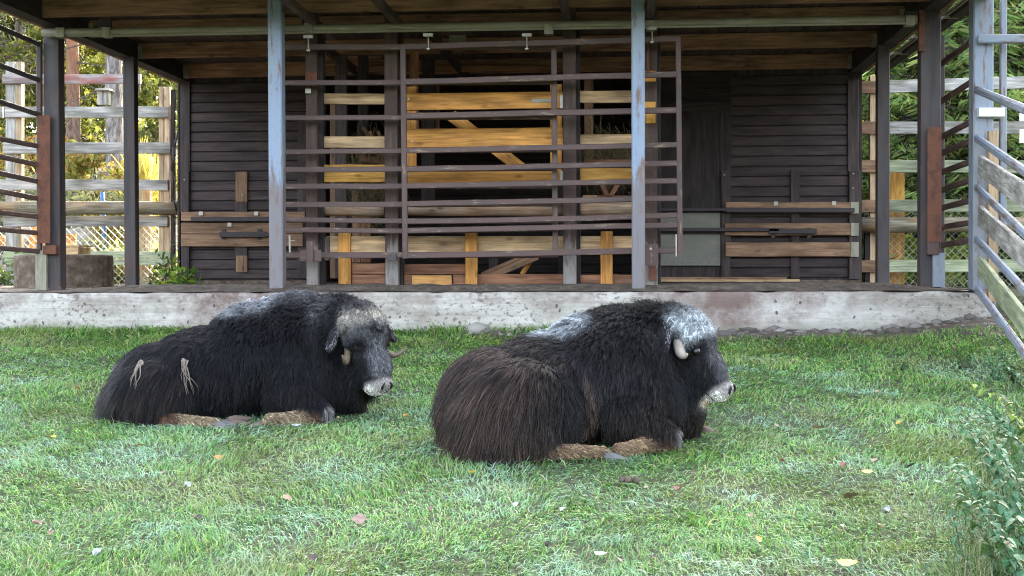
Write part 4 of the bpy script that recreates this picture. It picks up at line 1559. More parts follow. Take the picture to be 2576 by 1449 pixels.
def make_ox(label, cfg):
    g = np.random.default_rng(cfg['seed'])
    px_ = G(*cfg['foot'])
    Yc = cfg['Y']
    base = P(cfg['foot'][0], 900, Yc)
    root = thing('musk_ox', label, 'musk ox', (base.x, Yc, SLOPE * Yc - .015))
    TW = Matrix.Translation(root.location) @ Matrix.Rotation(math.atan(SLOPE), 4, 'X') @ Matrix.Rotation(cfg['head_deg_body'] and R(cfg['head_deg_body']), 4, 'Z')

    # --- head frame: d along the face towards the nose, n out of the forehead, w to the animal's left
    yaw, pit = R(cfg['yaw']), R(cfg['pitch'])
    h = Vector((math.cos(yaw), math.sin(yaw), 0))
    d = h * math.cos(pit) - Vector((0, 0, 1)) * math.sin(pit)
    n = h * math.sin(pit) + Vector((0, 0, 1)) * math.cos(pit)
    w = n.cross(d)
    O = Vector(cfg['poll'])
    HR = Matrix((d, n, w)).transposed()
    HS, HW = cfg['hs'], cfg['hw']

    def H(u, v, s):
        return O + (d * u + n * v + w * s) * HS

    # --- body: overlapping masses fused into one skin
    bm = bmesh.new()
    for c, r in cfg['masses']:
        ellipsoid(bm, c, r)
    for (a, b, ra, rb) in cfg['limbs']:
        capsule(bm, a, b, ra, rb)
    for (c, r) in (((.07, -.01, 0), (.15, .118, .135)), ((.15, .02, 0), (.12, .088, .130)), ((.25, .0, 0), (.19, .086, .104)), ((.35, -.005, 0), (.13, .072, .086)),
                   ((.415, -.015, 0), (.070, .068, .084)), ((.455, -.005, 0), (.036, .052, .066)), ((.435, .022, 0), (.045, .042, .058)), ((.455, -.042, 0), (.030, .030, .056)), ((.24, -.085, 0), (.19, .085, .088)), ((.41, -.080, 0), (.055, .036, .056)), ((.20, -.10, 0), (.15, .09, .10)), ((.27, -.16, 0), (.12, .075, .08)), ((.23, -.24, 0), (.14, .09, .08)),
                   ((.13, .035, .075), (.065, .045, .045)), ((.13, .035, -.075), (.065, .045, .045))):
        ellipsoid(bm, H(c[0], c[1], c[2] * HW), (r[0] * HS, r[1] * HS, r[2] * HS * HW), HR)
    capsule(bm, H(.06, -.08, 0), Vector(cfg['neck']), .13, .20)
    tmp = bpy.data.meshes.new('tmp')
    bm.to_mesh(tmp)
    bm.free()
    ob = bpy.data.objects.new('tmp', tmp)
    COL.objects.link(ob)
    rm = ob.modifiers.new('r', 'REMESH')
    rm.mode = 'VOXEL'
    rm.voxel_size = .016
    rm.use_smooth_shade = True
    smo = ob.modifiers.new('s', 'SMOOTH')
    smo.factor = .5
    smo.iterations = 5
    dg = bpy.context.evaluated_depsgraph_get()
    me = bpy.data.meshes.new_from_object(ob.evaluated_get(dg))
    bpy.data.objects.remove(ob)
    me.name = 'body'

    def regions(p):
        """Weights of the coat regions at points p (N,3) in the animal's own space."""
        q = (p - np.array(O)) @ np.array(HR) / HS
        hu, hn, hw = q[:, 0], q[:, 1], q[:, 2] / HW
        head = sstep(-.10, .03, hu) * sstep(.30, .20, np.abs(hw)) * sstep(-.26, -.17, hn) * sstep(.62, .52, hu)
        leg = np.zeros(len(p))
        knee = np.zeros(len(p))
        for (a, b, ra, rb) in cfg['tan']:
            dd, t = seg_dist(p, a, b)
            leg = np.maximum(leg, sstep(max(ra, rb) + .035, max(ra, rb) + .008, dd))
        for c, r in cfg['knees']:
            knee = np.maximum(knee, sstep(r * 1.25, r * .7, np.linalg.norm(p - np.array(c), axis=1)))
        leg = leg * (1 - head)
        return hu, hn, hw, head, leg, knee * (1 - head)

    def legpos(p):
        best, tt_ = np.full(len(p), 9.0), np.zeros(len(p))
        for (a, b, ra, rb) in cfg['tan']:
            dd, t = seg_dist(p, a, b)
            k_ = dd < best
            best[k_], tt_[k_] = dd[k_], t[k_]
        return sstep(.0, .55, tt_)

    def colour(p, jit):
        """Coat colour root and tip."""
        hu, hn, hw, head, leg, knee = regions(p)
        x, y, z = p[:, 0], p[:, 1], p[:, 2]
        N = len(p)
        nz = fnoise(x * 3 + 5, z * 3 + y * 2, cfg['seed'] + 3)
        nf = fnoise(x * 14 + y * 9, z * 14 - y * 7, cfg['seed'] + 8, 2)

        def lay(c, col, wgt):
            return c * (1 - wgt[:, None]) + np.array(col) * wgt[:, None]
        c = np.tile(np.array(cfg['base']), (N, 1)) * (.45 + 1.1 * fnoise(x * 22, z * 22 + y * 18, 44, 2)[:, None])
        tip = c * 1.25
        # warm brown long hair on the rump and along the lower flank
        br = cfg['brown'] * np.clip(sstep(-.15, -.55, x + .1 * (nz - .5)) + .35 * sstep(.42, .15, z), 0, 1) * sstep(.35, .65, nf * .6 + nz * .5)
        c = lay(c, (.016, .011, .010), br)
        tip = lay(tip, (.080, .052, .040), br)
        if cfg['fringe']:
            fx, fz, rx_, rz_, fy = cfg['fringe']
            ring = np.sqrt(((x - fx) / rx_) ** 2 + ((z - fz) / rz_) ** 2)
            fw = np.exp(-((ring - 1) / .10) ** 2) * sstep(.0, .25, x - fx + .35) * sstep(.60, .48, z) * (y < fy) * sstep(.3, .6, nf)
            tip = lay(tip, (.13, .085, .062), np.clip(fw * .8, 0, 1))
        # pale saddle over the back, grizzled neck
        for (cx, cy, cz, rx, ry, rz, amt, colr) in cfg['pale']:
            e = 1 - (((x - cx) / rx) ** 2 + ((y - cy) / ry) ** 2 + ((z - cz) / rz) ** 2)
            wgt = sstep(-.1, .75, e) * amt * (1 - head)
            wgt = np.clip(wgt * (.35 + 1.3 * nf), 0, 1)
            c = lay(c, tuple(v * .45 for v in colr), wgt * .6)
            tip = lay(tip, colr, wgt)
        # legs
        lt = legpos(p)[:, None]
        lc = (np.array([(.085, .047, .029)]) * (1 - lt) + np.array([cfg['tancol']]) * lt) * (.45 + 1.1 * fnoise(x * 22, z * 22 + y * 18, 44, 2)[:, None])
        c = c * (1 - leg[:, None]) + lc * .7 * leg[:, None]
        tip = tip * (1 - leg[:, None]) + lc * 1.5 * leg[:, None]
        c = lay(c, (.16, .155, .15), knee * .8)
        tip = lay(tip, (.34, .33, .32), knee * .85)
        # face
        fc = np.tile(np.array(cfg['face']), (N, 1)) * (.7 + .6 * nf[:, None])
        gr = np.clip(sstep(.10, .2, hu) * sstep(.43, .36, hu) * sstep(.02, .06, hn) * sstep(.085, .045, np.abs(hw) + .02 * (nf - .5)) * cfg['facegrey'] * (.5 + nf), 0, 1)
        fc = lay(fc, (.14, .14, .15), gr)
        g2_ = np.clip(sstep(.17, .10, hu) * sstep(.0, .04, hn) * (nf > .45) * .8, 0, 1)
        fc = lay(fc, (.11, .11, .118), g2_)
        fr = cfg['brow'][0]
        wf = sstep(fr + .04, fr - .03, hu + .06 * (nf - .5)) * sstep(cfg['browback'] - .04, cfg['browback'] + .02, hu + .05 * (nf - .5)) * sstep(.0, .05, hn) * sstep(.135, .10, np.abs(hw) + .02 * (nf - .5))
        fc = lay(fc, cfg['brow'][1], np.clip(wf * (.55 + .7 * nf), 0, 1))
        eyew = np.exp(-((hu - .205) / .035) ** 2 - ((np.abs(hw) - .09) / .04) ** 2)
        fc = lay(fc, (.012, .011, .012), np.clip(eyew * 1.1, 0, 1))
        mz = sstep(.39, .44, hu - .1 * hn) * sstep(-.16, -.09, hn)
        fc = lay(fc, (.33, .30, .275), mz)
        lip = sstep(.405, .44, hu) * sstep(.02, -.005, hn) * sstep(-.115, -.085, hn)
        fc = lay(fc, (.66, .63, .58), lip)
        chin = sstep(.41, .43, hu) * sstep(-.080, -.095, hn) * sstep(-.135, -.115, hn) * sstep(.075, .055, np.abs(hw))
        fc = lay(fc, (.50, .41, .28), chin)
        hd = head * sstep(-.19, -.13, hn)
        c = c * (1 - hd[:, None]) + fc * hd[:, None] * .85
        tip = tip * (1 - hd[:, None]) + fc * hd[:, None] * 1.15
        return c * jit[:, None], tip * jit[:, None]

    nv = len(me.vertices)
    co = np.empty(nv * 3, dtype=np.float32)
    me.vertices.foreach_get('co', co)
    co = co.reshape(-1, 3).astype(np.float64)
    # press the belly flat on the ground
    co[:, 2] = np.maximum(co[:, 2], .012)
    me.vertices.foreach_set('co', co.astype(np.float32).ravel())
    me.update()
    cr_, ct_ = colour(co, np.ones(nv))
    a = me.attributes.new('bcol', 'FLOAT_COLOR', 'POINT')
    cc = np.ones((nv, 4), dtype=np.float32)
    cc[:, :3] = cr_
    a.data.foreach_set('color', cc.ravel())
    body = link('body', me, root, TW, M['skin'])

    # --- fur: strands rooted on the skin
    me.calc_loop_triangles()
    nt_ = len(me.loop_triangles)
    tri = np.empty(nt_ * 3, dtype=np.int32)
    me.loop_triangles.foreach_get('vertices', tri)
    tri = tri.reshape(-1, 3)
    vn = np.empty(nv * 3, dtype=np.float32)
    me.vertices.foreach_get('normal', vn)
    vn = vn.reshape(-1, 3).astype(np.float64)
    A, B, C = co[tri[:, 0]], co[tri[:, 1]], co[tri[:, 2]]
    ar = np.linalg.norm(np.cross(B - A, C - A), axis=1)
    ctr = (A + B + C) / 3
    hu, hn, hw, head, leg, knee = regions(ctr)
    dens = 1 + 1.6 * head + 1.2 * leg
    dens = dens * np.where(ctr[:, 1] > .12, .55, 1) * np.where(ctr[:, 2] < .03, .2, 1)
    pr = ar * dens
    N = cfg['strands']
    k = g.choice(nt_, N, p=pr / pr.sum())
    r1, r2 = np.sqrt(g.random(N)), g.random(N)
    b0, b1, b2 = (1 - r1)[:, None], (r1 * (1 - r2))[:, None], (r1 * r2)[:, None]
    root_p = A[k] * b0 + B[k] * b1 + C[k] * b2
    nor = vn[tri[k, 0]] * b0 + vn[tri[k, 1]] * b1 + vn[tri[k, 2]] * b2
    nor /= np.linalg.norm(nor, axis=1, keepdims=True) + 1e-9

    def groom(p, nrm):
        hu, hn, hw, head, leg, knee = regions(p)
        x, y, z = p[:, 0], p[:, 1], p[:, 2]
        low = sstep(.5, .15, z)
        rump = sstep(-.2, -.55, x)
        top = sstep(.50, .66, z) * sstep(-.25, .1, x)
        mane = cfg_m(p)
        front = sstep(.02, .2, x) * sstep(-.20, -.28, y)
        L = cfg['len'] + .050 * low * (1 - .75 * front) + cfg['rumplen'] * rump + .012 * top + .03 * mane
        cheek = head * sstep(-.02, -.09, hn)
        brow = head * sstep(.22, .05, hu) * sstep(0, .04, hn)
        muz = head * sstep(.33, .41, hu)
        L = L * (1 - head) + head * (.030 + .10 * cheek * sstep(.44, .30, hu) + .030 * brow)
        L = L * (1 - muz) + muz * .007
        L = L * (1 - leg) + leg * (.024 + .022 * knee)
        L = np.where(knee > .5, .045, L)
        ec = np.exp(-((hu - .20) / .035) ** 2 - ((np.abs(hw) - .11) / .04) ** 2) * head
        L = L * (1 - .85 * ec)
        # combing
        grav = np.tile(np.array([0, 0, -1.0]), (len(p), 1))
        back = np.tile(np.array([-1.0, 0, 0]), (len(p), 1))
        cb = grav * (.9 - .5 * top)[:, None] + back * (.30 + .35 * top - .15 * low)[:, None]
        cb = cb + np.array([-.5, 0, 0]) * rump[:, None] * .4
        hd = np.array(d)[None] * .9 + grav * .35 - np.array(n)[None] * cheek[:, None] * .9 + np.sign(hw)[:, None] * np.array(w)[None] * .35
        cb = cb * (1 - head[:, None]) + hd * head[:, None]
        lg = np.array([.8, -.12, -.30])[None]
        cb = cb * (1 - leg[:, None]) + lg * leg[:, None]
        cb = cb + (vec_noise(p, 5.0, cfg['seed']) * .45 + vec_noise(p, 13.0, cfg['seed'] + 30) * .35) * (1 - .75 * leg)[:, None]
        cb = cb - nrm * np.sum(cb * nrm, 1, keepdims=True)
        cb /= np.linalg.norm(cb, axis=1, keepdims=True) + 1e-9
        lift = .38 + .40 * top + .35 * mane - .10 * rump - .15 * muz + .12 * brow
        lift = np.clip(lift - .25 * leg, .10, 1.2)
        dr0 = cb + nrm * lift[:, None]
        dr0 /= np.linalg.norm(dr0, axis=1, keepdims=True)
        curl = .16 + .45 * top + .5 * brow + .25 * head - .10 * rump + .2 * mane
        curl = np.clip(curl * cfg['curl'] * (1 - leg * .9) * (1 - muz), .02, 1)
        return L, dr0, curl, head, rump

    mc = np.array(cfg['mane'])

    def cfg_m(p):
        return sstep(1.0, .5, np.linalg.norm((p - mc) / np.array([.20, .22, .17]), axis=1))

    L, dr0, curl, head, rump = groom(root_p, nor)
    L = L * g.uniform(.65, 1.25, N) * (1 + .35 * (g.random(N) < .06))
    # locks: every strand leans towards the tip of its nearest guide
    ng = N // 7
    gi = g.choice(N, ng, replace=False)
    kd = KDTree(ng)
    for i_, j_ in enumerate(gi):
        kd.insert(root_p[j_], i_)
    kd.balance()
    near = np.fromiter((kd.find(q)[1] for q in root_p), dtype=np.int64, count=N)
    gdir = dr0[gi] + g.normal(0, .22, (ng, 3))
    gdir /= np.linalg.norm(gdir, axis=1, keepdims=True)
    gtip = root_p[gi] + gdir * L[gi][:, None] * 1.05
    dj = dr0 + g.normal(0, .20, (N, 3)) * (1 + .8 * (L < .033) * (head < .3))[:, None]
    dj /= np.linalg.norm(dj, axis=1, keepdims=True)
    S = 7
    t = np.linspace(0, 1, S)[None, :, None]
    pts = root_p[:, None] + dj[:, None] * L[:, None, None] * t
    droop = (.30 + .25 * rump)[:, None, None] * L[:, None, None]
    pts = pts + np.array([0, 0, -1.0])[None, None] * droop * t ** 2
    off = (gtip[near] - (root_p + dj * L[:, None]))
    mag = np.linalg.norm(off, axis=1, keepdims=True)
    off = off * np.minimum(1, .05 / (mag + 1e-6))
    pts = pts + off[:, None] * (.58 * t ** 1.3)
    e1 = np.cross(dj, nor)
    e1 /= np.linalg.norm(e1, axis=1, keepdims=True) + 1e-6
    e2 = np.cross(dj, e1)
    ph = g.uniform(0, 6.28, ng)[near] + g.normal(0, .5, N)
    fq = (1.0 + 1.2 * g.random(ng))[near]
    arg = ph[:, None] + 6.28 * fq[:, None] * t[0, :, 0][None]
    am = (curl * .24 * L)[:, None] * t[0, :, 0][None]
    pts = pts + e1[:, None] * (np.cos(arg) * am)[..., None] + e2[:, None] * (np.sin(arg) * am)[..., None]
    pts[..., 2] = np.maximum(pts[..., 2], .012 + .02 * g.random((N, 1)))
    jit = g.uniform(.6, 1.4, N) * (g.uniform(.45, 1.0, ng) ** -1.0 * .72 * g.choice([.6, 1, 1.25], ng))[near] * np.where(g.random(N) < .10, g.uniform(1.5, 3.2, N), 1)
    c0, c1 = colour(root_p, jit)
    tt = np.linspace(0, 1, S)[None, :, None]
    cols = c0[:, None] * (1 - tt) + c1[:, None] * tt
    rad = np.where(head > .5, .00090, .00105)[:, None] * (1 - .75 * np.linspace(0, 1, S) ** 2)[None] * g.uniform(.8, 1.3, (N, 1))

    cv = bpy.data.hair_curves.new('fur')
    cv.add_curves([S] * N)
    cv.attributes['position'].data.foreach_set('vector', pts.astype(np.float32).ravel())
    ra = cv.attributes.get('radius') or cv.attributes.new('radius', 'FLOAT', 'POINT')
    ra.data.foreach_set('value', rad.astype(np.float32).ravel())
    ca = cv.attributes.new('fcol', 'FLOAT_COLOR', 'POINT')
    c4 = np.ones((N * S, 4), dtype=np.float32)
    c4[:, :3] = cols.reshape(-1, 3)
    ca.data.foreach_set('color', c4.ravel())
    cv.materials.append(M['fur'])
    fo = link('fur', cv, root, TW)

    # --- parts of the head
    def part(name, me_, mat, M4=None, parent=root):
        return link(name, me_, parent, TW @ (M4 if M4 is not None else Matrix.Identity(4)), mat)

    def ball(name, c, r, mat, rot=None, parent=root):
        bm_ = bmesh.new()
        ellipsoid(bm_, c, r, rot)
        m_ = bpy.data.meshes.new(name)
        bm_.to_mesh(m_)
        bm_.free()
        for p_ in m_.polygons:
            p_.use_smooth = True
        return part(name, m_, mat, None, parent)

    for s in (-1, 1):
        path, rads, mat = cfg['horn']
        if s != cfg['near'] and cfg.get('farpath'):
            path, rads = cfg['farpath']
        pp = spline([H(u, v, q * s) for (u, v, q) in path], 6)
        rr_ = np.interp(np.linspace(0, 1, len(pp)), np.linspace(0, 1, len(rads)), rads)
        hm = M[mat if s == cfg['near'] or cfg['farhorn'] is None else cfg['farhorn']]
        part('horn', tube('horn', pp, rr_), hm)
        if cfg['eye_open']:
            e = ball('eye', H(.205, .050, .112 * HW * s), (.024, .024, .024), M['eye'])
            ball('eyelid', H(.187, .058, .110 * HW * s), (.012, .026, .022), M['eyelid'], HR, e)
        else:
            e = ball('eye', H(.205, .046, .106 * HW * s), (.022, .016, .016), M['eyelid'], HR)
    # nose pad, nostrils, mouth line
    npd = ball('nose', H(.452, .034, 0), (.034 * HS, .019 * HS, .044 * HS), M['nose'], HR @ Matrix.Rotation(R(-42), 3, 'Z'))
    for s in (-1, 1):
        pp = spline([H(.446, .062, .018 * s), H(.458, .057, .030 * s), H(.470, .043, .036 * s), H(.478, .030, .028 * s)], 4)
        link('nostril', tube('nostril', pp, np.interp(np.linspace(0, 1, len(pp)), [0, .4, .7, 1], [.003, .008, .008, .003])), npd, TW, M['nostril'])
    pp = spline([H(.405, -.052, -.082), H(.455, -.050, -.062), H(.488, -.046, 0), H(.455, -.050, .062), H(.405, -.052, .082)], 4)
    part('mouth', tube('mouth', pp, [.0024] * len(pp)), M['nostril'])

    # ears: cupped leaf shapes with a shag of their own
    for s in (-1, 1):
        ea, eb = H(*[c_ * (1 if i_ < 2 else s) for i_, c_ in enumerate(cfg['ear'][0])]), H(*[c_ * (1 if i_ < 2 else s) for i_, c_ in enumerate(cfg['ear'][1])])
        ax = (eb - ea)
        Le = ax.length
        ax.normalize()
        sd = (n - ax * n.dot(ax)).normalized()
        up = ax.cross(sd) * s
        vs, fs = [], []
        for k_ in range(9):
            f = k_ / 8
            ww = .046 * math.sin(math.pi * (f * .86 + .10)) ** .8
            for i_ in range(5):
                q = (i_ - 2) / 2
                vs.append(tuple(ea + ax * Le * f + sd * q * ww - up * (.020 * (1 - q * q)) * math.sin(math.pi * min(1, f + .15))))
        for k_ in range(8):
            for i_ in range(4):
                fs.append((k_ * 5 + i_, k_ * 5 + i_ + 1, k_ * 5 + i_ + 6, k_ * 5 + i_ + 5))
        em = bpy.data.meshes.new('ear')
        em.from_pydata(vs, [], fs)
        for p_ in em.polygons:
            p_.use_smooth = True
        eo = part('ear', em, plain('ear_skin', cfg['earcol'], .9, nscale=30, var=.5))
        ne = 2400
        fv = np.array(vs)
        kk = g.integers(0, len(vs), ne)
        rp = fv[kk] + g.normal(0, .005, (ne, 3))
        dd = np.array(ax)[None] * .8 + np.array(up)[None] * g.normal(0, .5, (ne, 1)) + np.array(sd)[None] * g.normal(0, .5, (ne, 1)) + np.array([0, 0, -.2])
        dd /= np.linalg.norm(dd, axis=1, keepdims=True)
        Lx = g.uniform(.010, .030, ne)
        ep = rp[:, None] + dd[:, None] * Lx[:, None, None] * np.linspace(0, 1, 4)[None, :, None] + np.array([0, 0, -.01]) * (np.linspace(0, 1, 4) ** 2)[None, :, None]
        ecv = bpy.data.hair_curves.new('ear_fur')
        ecv.add_curves([4] * ne)
        ecv.attributes['position'].data.foreach_set('vector', ep.astype(np.float32).ravel())
        ra = ecv.attributes.get('radius') or ecv.attributes.new('radius', 'FLOAT', 'POINT')
        ra.data.foreach_set('value', np.tile(np.array([.0013, .0012, .001, .0004], dtype=np.float32), ne))
        ca = ecv.attributes.new('fcol', 'FLOAT_COLOR', 'POINT')
        edge = (kk % 5 == 0) | (kk % 5 == 4)
        ec4 = np.ones((ne * 4, 4), dtype=np.float32)
        tone = np.where((edge & (g.random(ne) < cfg['earpale']))[:, None], np.array([(.22, .22, .23)]), np.array([cfg['earcol']])) * g.uniform(.5, 1.4, (ne, 1))
        ec4[:, :3] = np.repeat(tone, 4, 0)
        ca.data.foreach_set('color', ec4.ravel())
        ecv.materials.append(M['fur'])
        link('ear_fur', ecv, eo, TW)

    # hooves
    for (p_, yaw_, pit_, sc, mat, roll_) in cfg['hooves']:
        m4 = Matrix.Translation(p_) @ Matrix.Rotation(R(yaw_), 4, 'Z') @ Matrix.Rotation(R(pit_), 4, 'Y') @ Matrix.Rotation(R(roll_), 4, 'X') @ Matrix.Scale(sc, 4)
        part('hoof', hoof_mesh('hoof'), M[mat], m4)

    # wool tufts caught on the flank
    tree = BVHTree.FromPolygons([Vector(v) for v in co], [tuple(t_) for t_ in tri])
    for (x0, z0, x1, z1, wd, ns_) in cfg['tufts']:
        vs, fs = [], []
        for s_ in range(ns_):
            f0 = s_ / max(1, ns_ - 1) - .5
            ln = g.uniform(.30, 1.05) ** 1.3
            sx_, wv_, r0_ = g.normal(0, wd * .35), g.normal(0, .010), g.uniform(.35, 1.0)
            pts_, rd = [], []
            for k_ in range(8):
                f = k_ / 7
                xx = x0 + (x1 - x0) * f * ln + f0 * wd * (.55 + .3 * f) + sx_ * f + wv_ * math.sin(f * 6 + s_ * 2) + g.normal(0, .002)
                zz = z0 + g.normal(0, .002) - abs(f0) * .02 + (z1 - z0) * f * ln
                hit = tree.ray_cast(Vector((xx, -2, zz)), Vector((0, 1, 0)))
                yy = (hit[0].y if hit[0] else -.3) - .050 - .008 * math.sin(f * 7 + s_)
                pts_.append(Vector((xx, yy, zz)))
                rd.append(max(.0015, (.0085 * r0_ * (1 - f) ** 1.6 + .0014)))
            tm = tube('t', pts_, rd, 6)
            b_ = len(vs)
            vs += [tuple(v.co) for v in tm.vertices]
            fs += [tuple(b_ + i_ for i_ in p_.vertices) for p_ in tm.polygons]
            bpy.data.meshes.remove(tm)
        tm = bpy.data.meshes.new('wool_tuft')
        tm.from_pydata(vs, [], fs)
        for p_ in tm.polygons:
            p_.use_smooth = True
        o = part('wool_tuft', tm, M['tuftwool'])
        o['label'] = 'pale matted wool tuft hanging on the dark flank'
    return root


ox1 = dict(seed=5, len=.046, foot=(600, 1046), Y=8.95, head_deg_body=7, yaw=-47, pitch=60, poll=(.80, -.12, .665), neck=(.55, -.02, .50), strands=150000,
           masses=[((-.46, .02, .25), (.35, .32, .255)), ((-.12, 0, .31), (.50, .36, .30)), ((.18, 0, .42), (.42, .34, .34)), ((.34, 0, .44), (.36, .33, .36)), ((.42, 0, .575), (.28, .22, .24)),
                   ((.64, -.03, .58), (.24, .19, .20)), ((-.46, -.22, .21), (.30, .19, .21)), ((.40, -.22, .25), (.22, .16, .25)), ((.58, -.04, .30), (.20, .24, .26)), ((-.70, 0, .16), (.16, .24, .15)),
                   ((.72, -.10, .22), (.14, .14, .20))],
           limbs=[((-.38, -.42, .050), (-.08, -.49, .045), .058, .040), ((.40, -.30, .20), (.59, -.42, .09), .115, .066), ((.59, -.43, .065), (.27, -.48, .055), .056, .046),
                  ((.30, .26, .07), (.62, .24, .05), .07, .05)],
           tan=[((-.36, -.42, .045), (-.06, -.49, .045), .060, .044), ((.55, -.43, .06), (.25, -.48, .05), .056, .048)],
           knees=[((.65, -.43, .085), .07)], tancol=(.25, .185, .115),
           base=(.0052, .0054, .0068), brown=.35, fringe=None, rumplen=.035, curl=1.0,
           pale=[(.10, .02, .78, .30, .32, .15, 1.0, (.30, .31, .33)), (.42, .0, .82, .24, .3, .10, .5, (.16, .16, .17)), (.60, -.18, .62, .13, .22, .24, .55, (.13, .13, .14)), (-.80, -.1, .30, .20, .4, .3, .55, (.10, .092, .09))],
           face=(.012, .012, .013), facegrey=.95, brow=(.045, (.38, .35, .30)),
           horn=([(.165, -.02, .115), (.235, -.02, .150), (.268, .0, .185), (.262, .035, .220), (.245, .06, .242)], [.023, .022, .018, .012, .005], 'horn'),
           near=-1, hs=1.12, hw=1.12, browback=-.005, farhorn='horn', eye_open=False, ear=((.03, -.03, .14), (.15, -.02, .235)), earcol=(.025, .024, .026), earpale=.45, mane=(.76, -.06, .74),
           hooves=[((-.065, -.50, .008), -6, 3, 1.45, 'hoof', 0), ((.00, -.42, .015), 6, -6, 1.25, 'sole', 12), ((.24, -.49, .012), 172, 4, 1.0, 'sole', 8)],
           tufts=[(-.575, .42, -.60, .27, .042, 10), (-.285, .44, -.235, .20, .036, 13)])
ox2 = dict(seed=9, len=.055, foot=(1440, 1110), Y=8.15, head_deg_body=19, yaw=-43, pitch=53, poll=(.625, -.08, .715), neck=(.42, -.02, .52), strands=150000,
           masses=[((-.44, .0, .31), (.33, .36, .28)), ((-.12, 0, .35), (.46, .36, .32)), ((.14, 0, .43), (.38, .34, .33)), ((.28, 0, .46), (.34, .32, .34)), ((.32, 0, .56), (.28, .22, .22)),
                   ((.48, -.03, .60), (.22, .18, .20)), ((-.40, -.29, .27), (.36, .20, .29)), ((.34, -.22, .26), (.22, .16, .26)), ((.48, -.03, .34), (.20, .24, .28)), ((-.59, 0, .22), (.17, .26, .20)),
                   ((.58, -.06, .24), (.14, .14, .22)), ((.68, -.15, .19), (.11, .11, .14))],
           limbs=[((-.36, -.42, .06), (.02, -.50, .045), .060, .040), ((.22, -.30, .23), (.43, -.43, .10), .125, .072), ((.44, -.44, .072), (.12, -.49, .050), .054, .042),
                  ((.45, .06, .09), (.80, .00, .05), .07, .045)],
           tan=[((-.32, -.43, .05), (.02, -.50, .045), .062, .042), ((.42, -.44, .06), (.10, -.49, .05), .054, .046), ((.60, .03, .06), (.82, 0, .05), .06, .05)],
           knees=[((.505, -.45, .085), .07)], tancol=(.20, .135, .08),
           base=(.0054, .0050, .0056), brown=.9, fringe=(-.42, .26, .42, .38, -.1), rumplen=.062, curl=.7,
           pale=[(-.07, .02, .73, .25, .25, .13, 1.0, (.42, .46, .49)), (.10, -.2, .55, .35, .3, .35, .30, (.06, .055, .06)), (.46, -.25, .50, .16, .25, .30, .35, (.07, .055, .05))],
           face=(.012, .012, .013), facegrey=.55, brow=(.125, (.44, .48, .50)),
           horn=([(.07, .02, .10), (.12, .005, .15), (.168, -.004, .178), (.193, .010, .197), (.198, .034, .206)], [.031, .034, .031, .021, .007], 'palehorn'),
           near=-1, hs=1.12, hw=1.10, browback=-.03, farpath=([(.07, .02, .10), (.13, .015, .165), (.14, .045, .235), (.125, .085, .295)], [.030, .028, .019, .004]), farhorn='darkhorn', eye_open=True, ear=((.0, -.03, .15), (.10, -.03, .245)), earcol=(.020, .019, .021), earpale=.25, mane=(.52, -.05, .80),
           hooves=[((.025, -.515, .010), -8, 3, 1.15, 'hoof', 0), ((.80, 0, .012), 0, 4, 1.1, 'sole', 0)],
           tufts=[])
make_ox('large blackish musk ox with grey saddle and pale wool tufts on its flank', ox1)
make_ox('brownish musk ox with a white curly forehead lying at the right of the other', ox2)

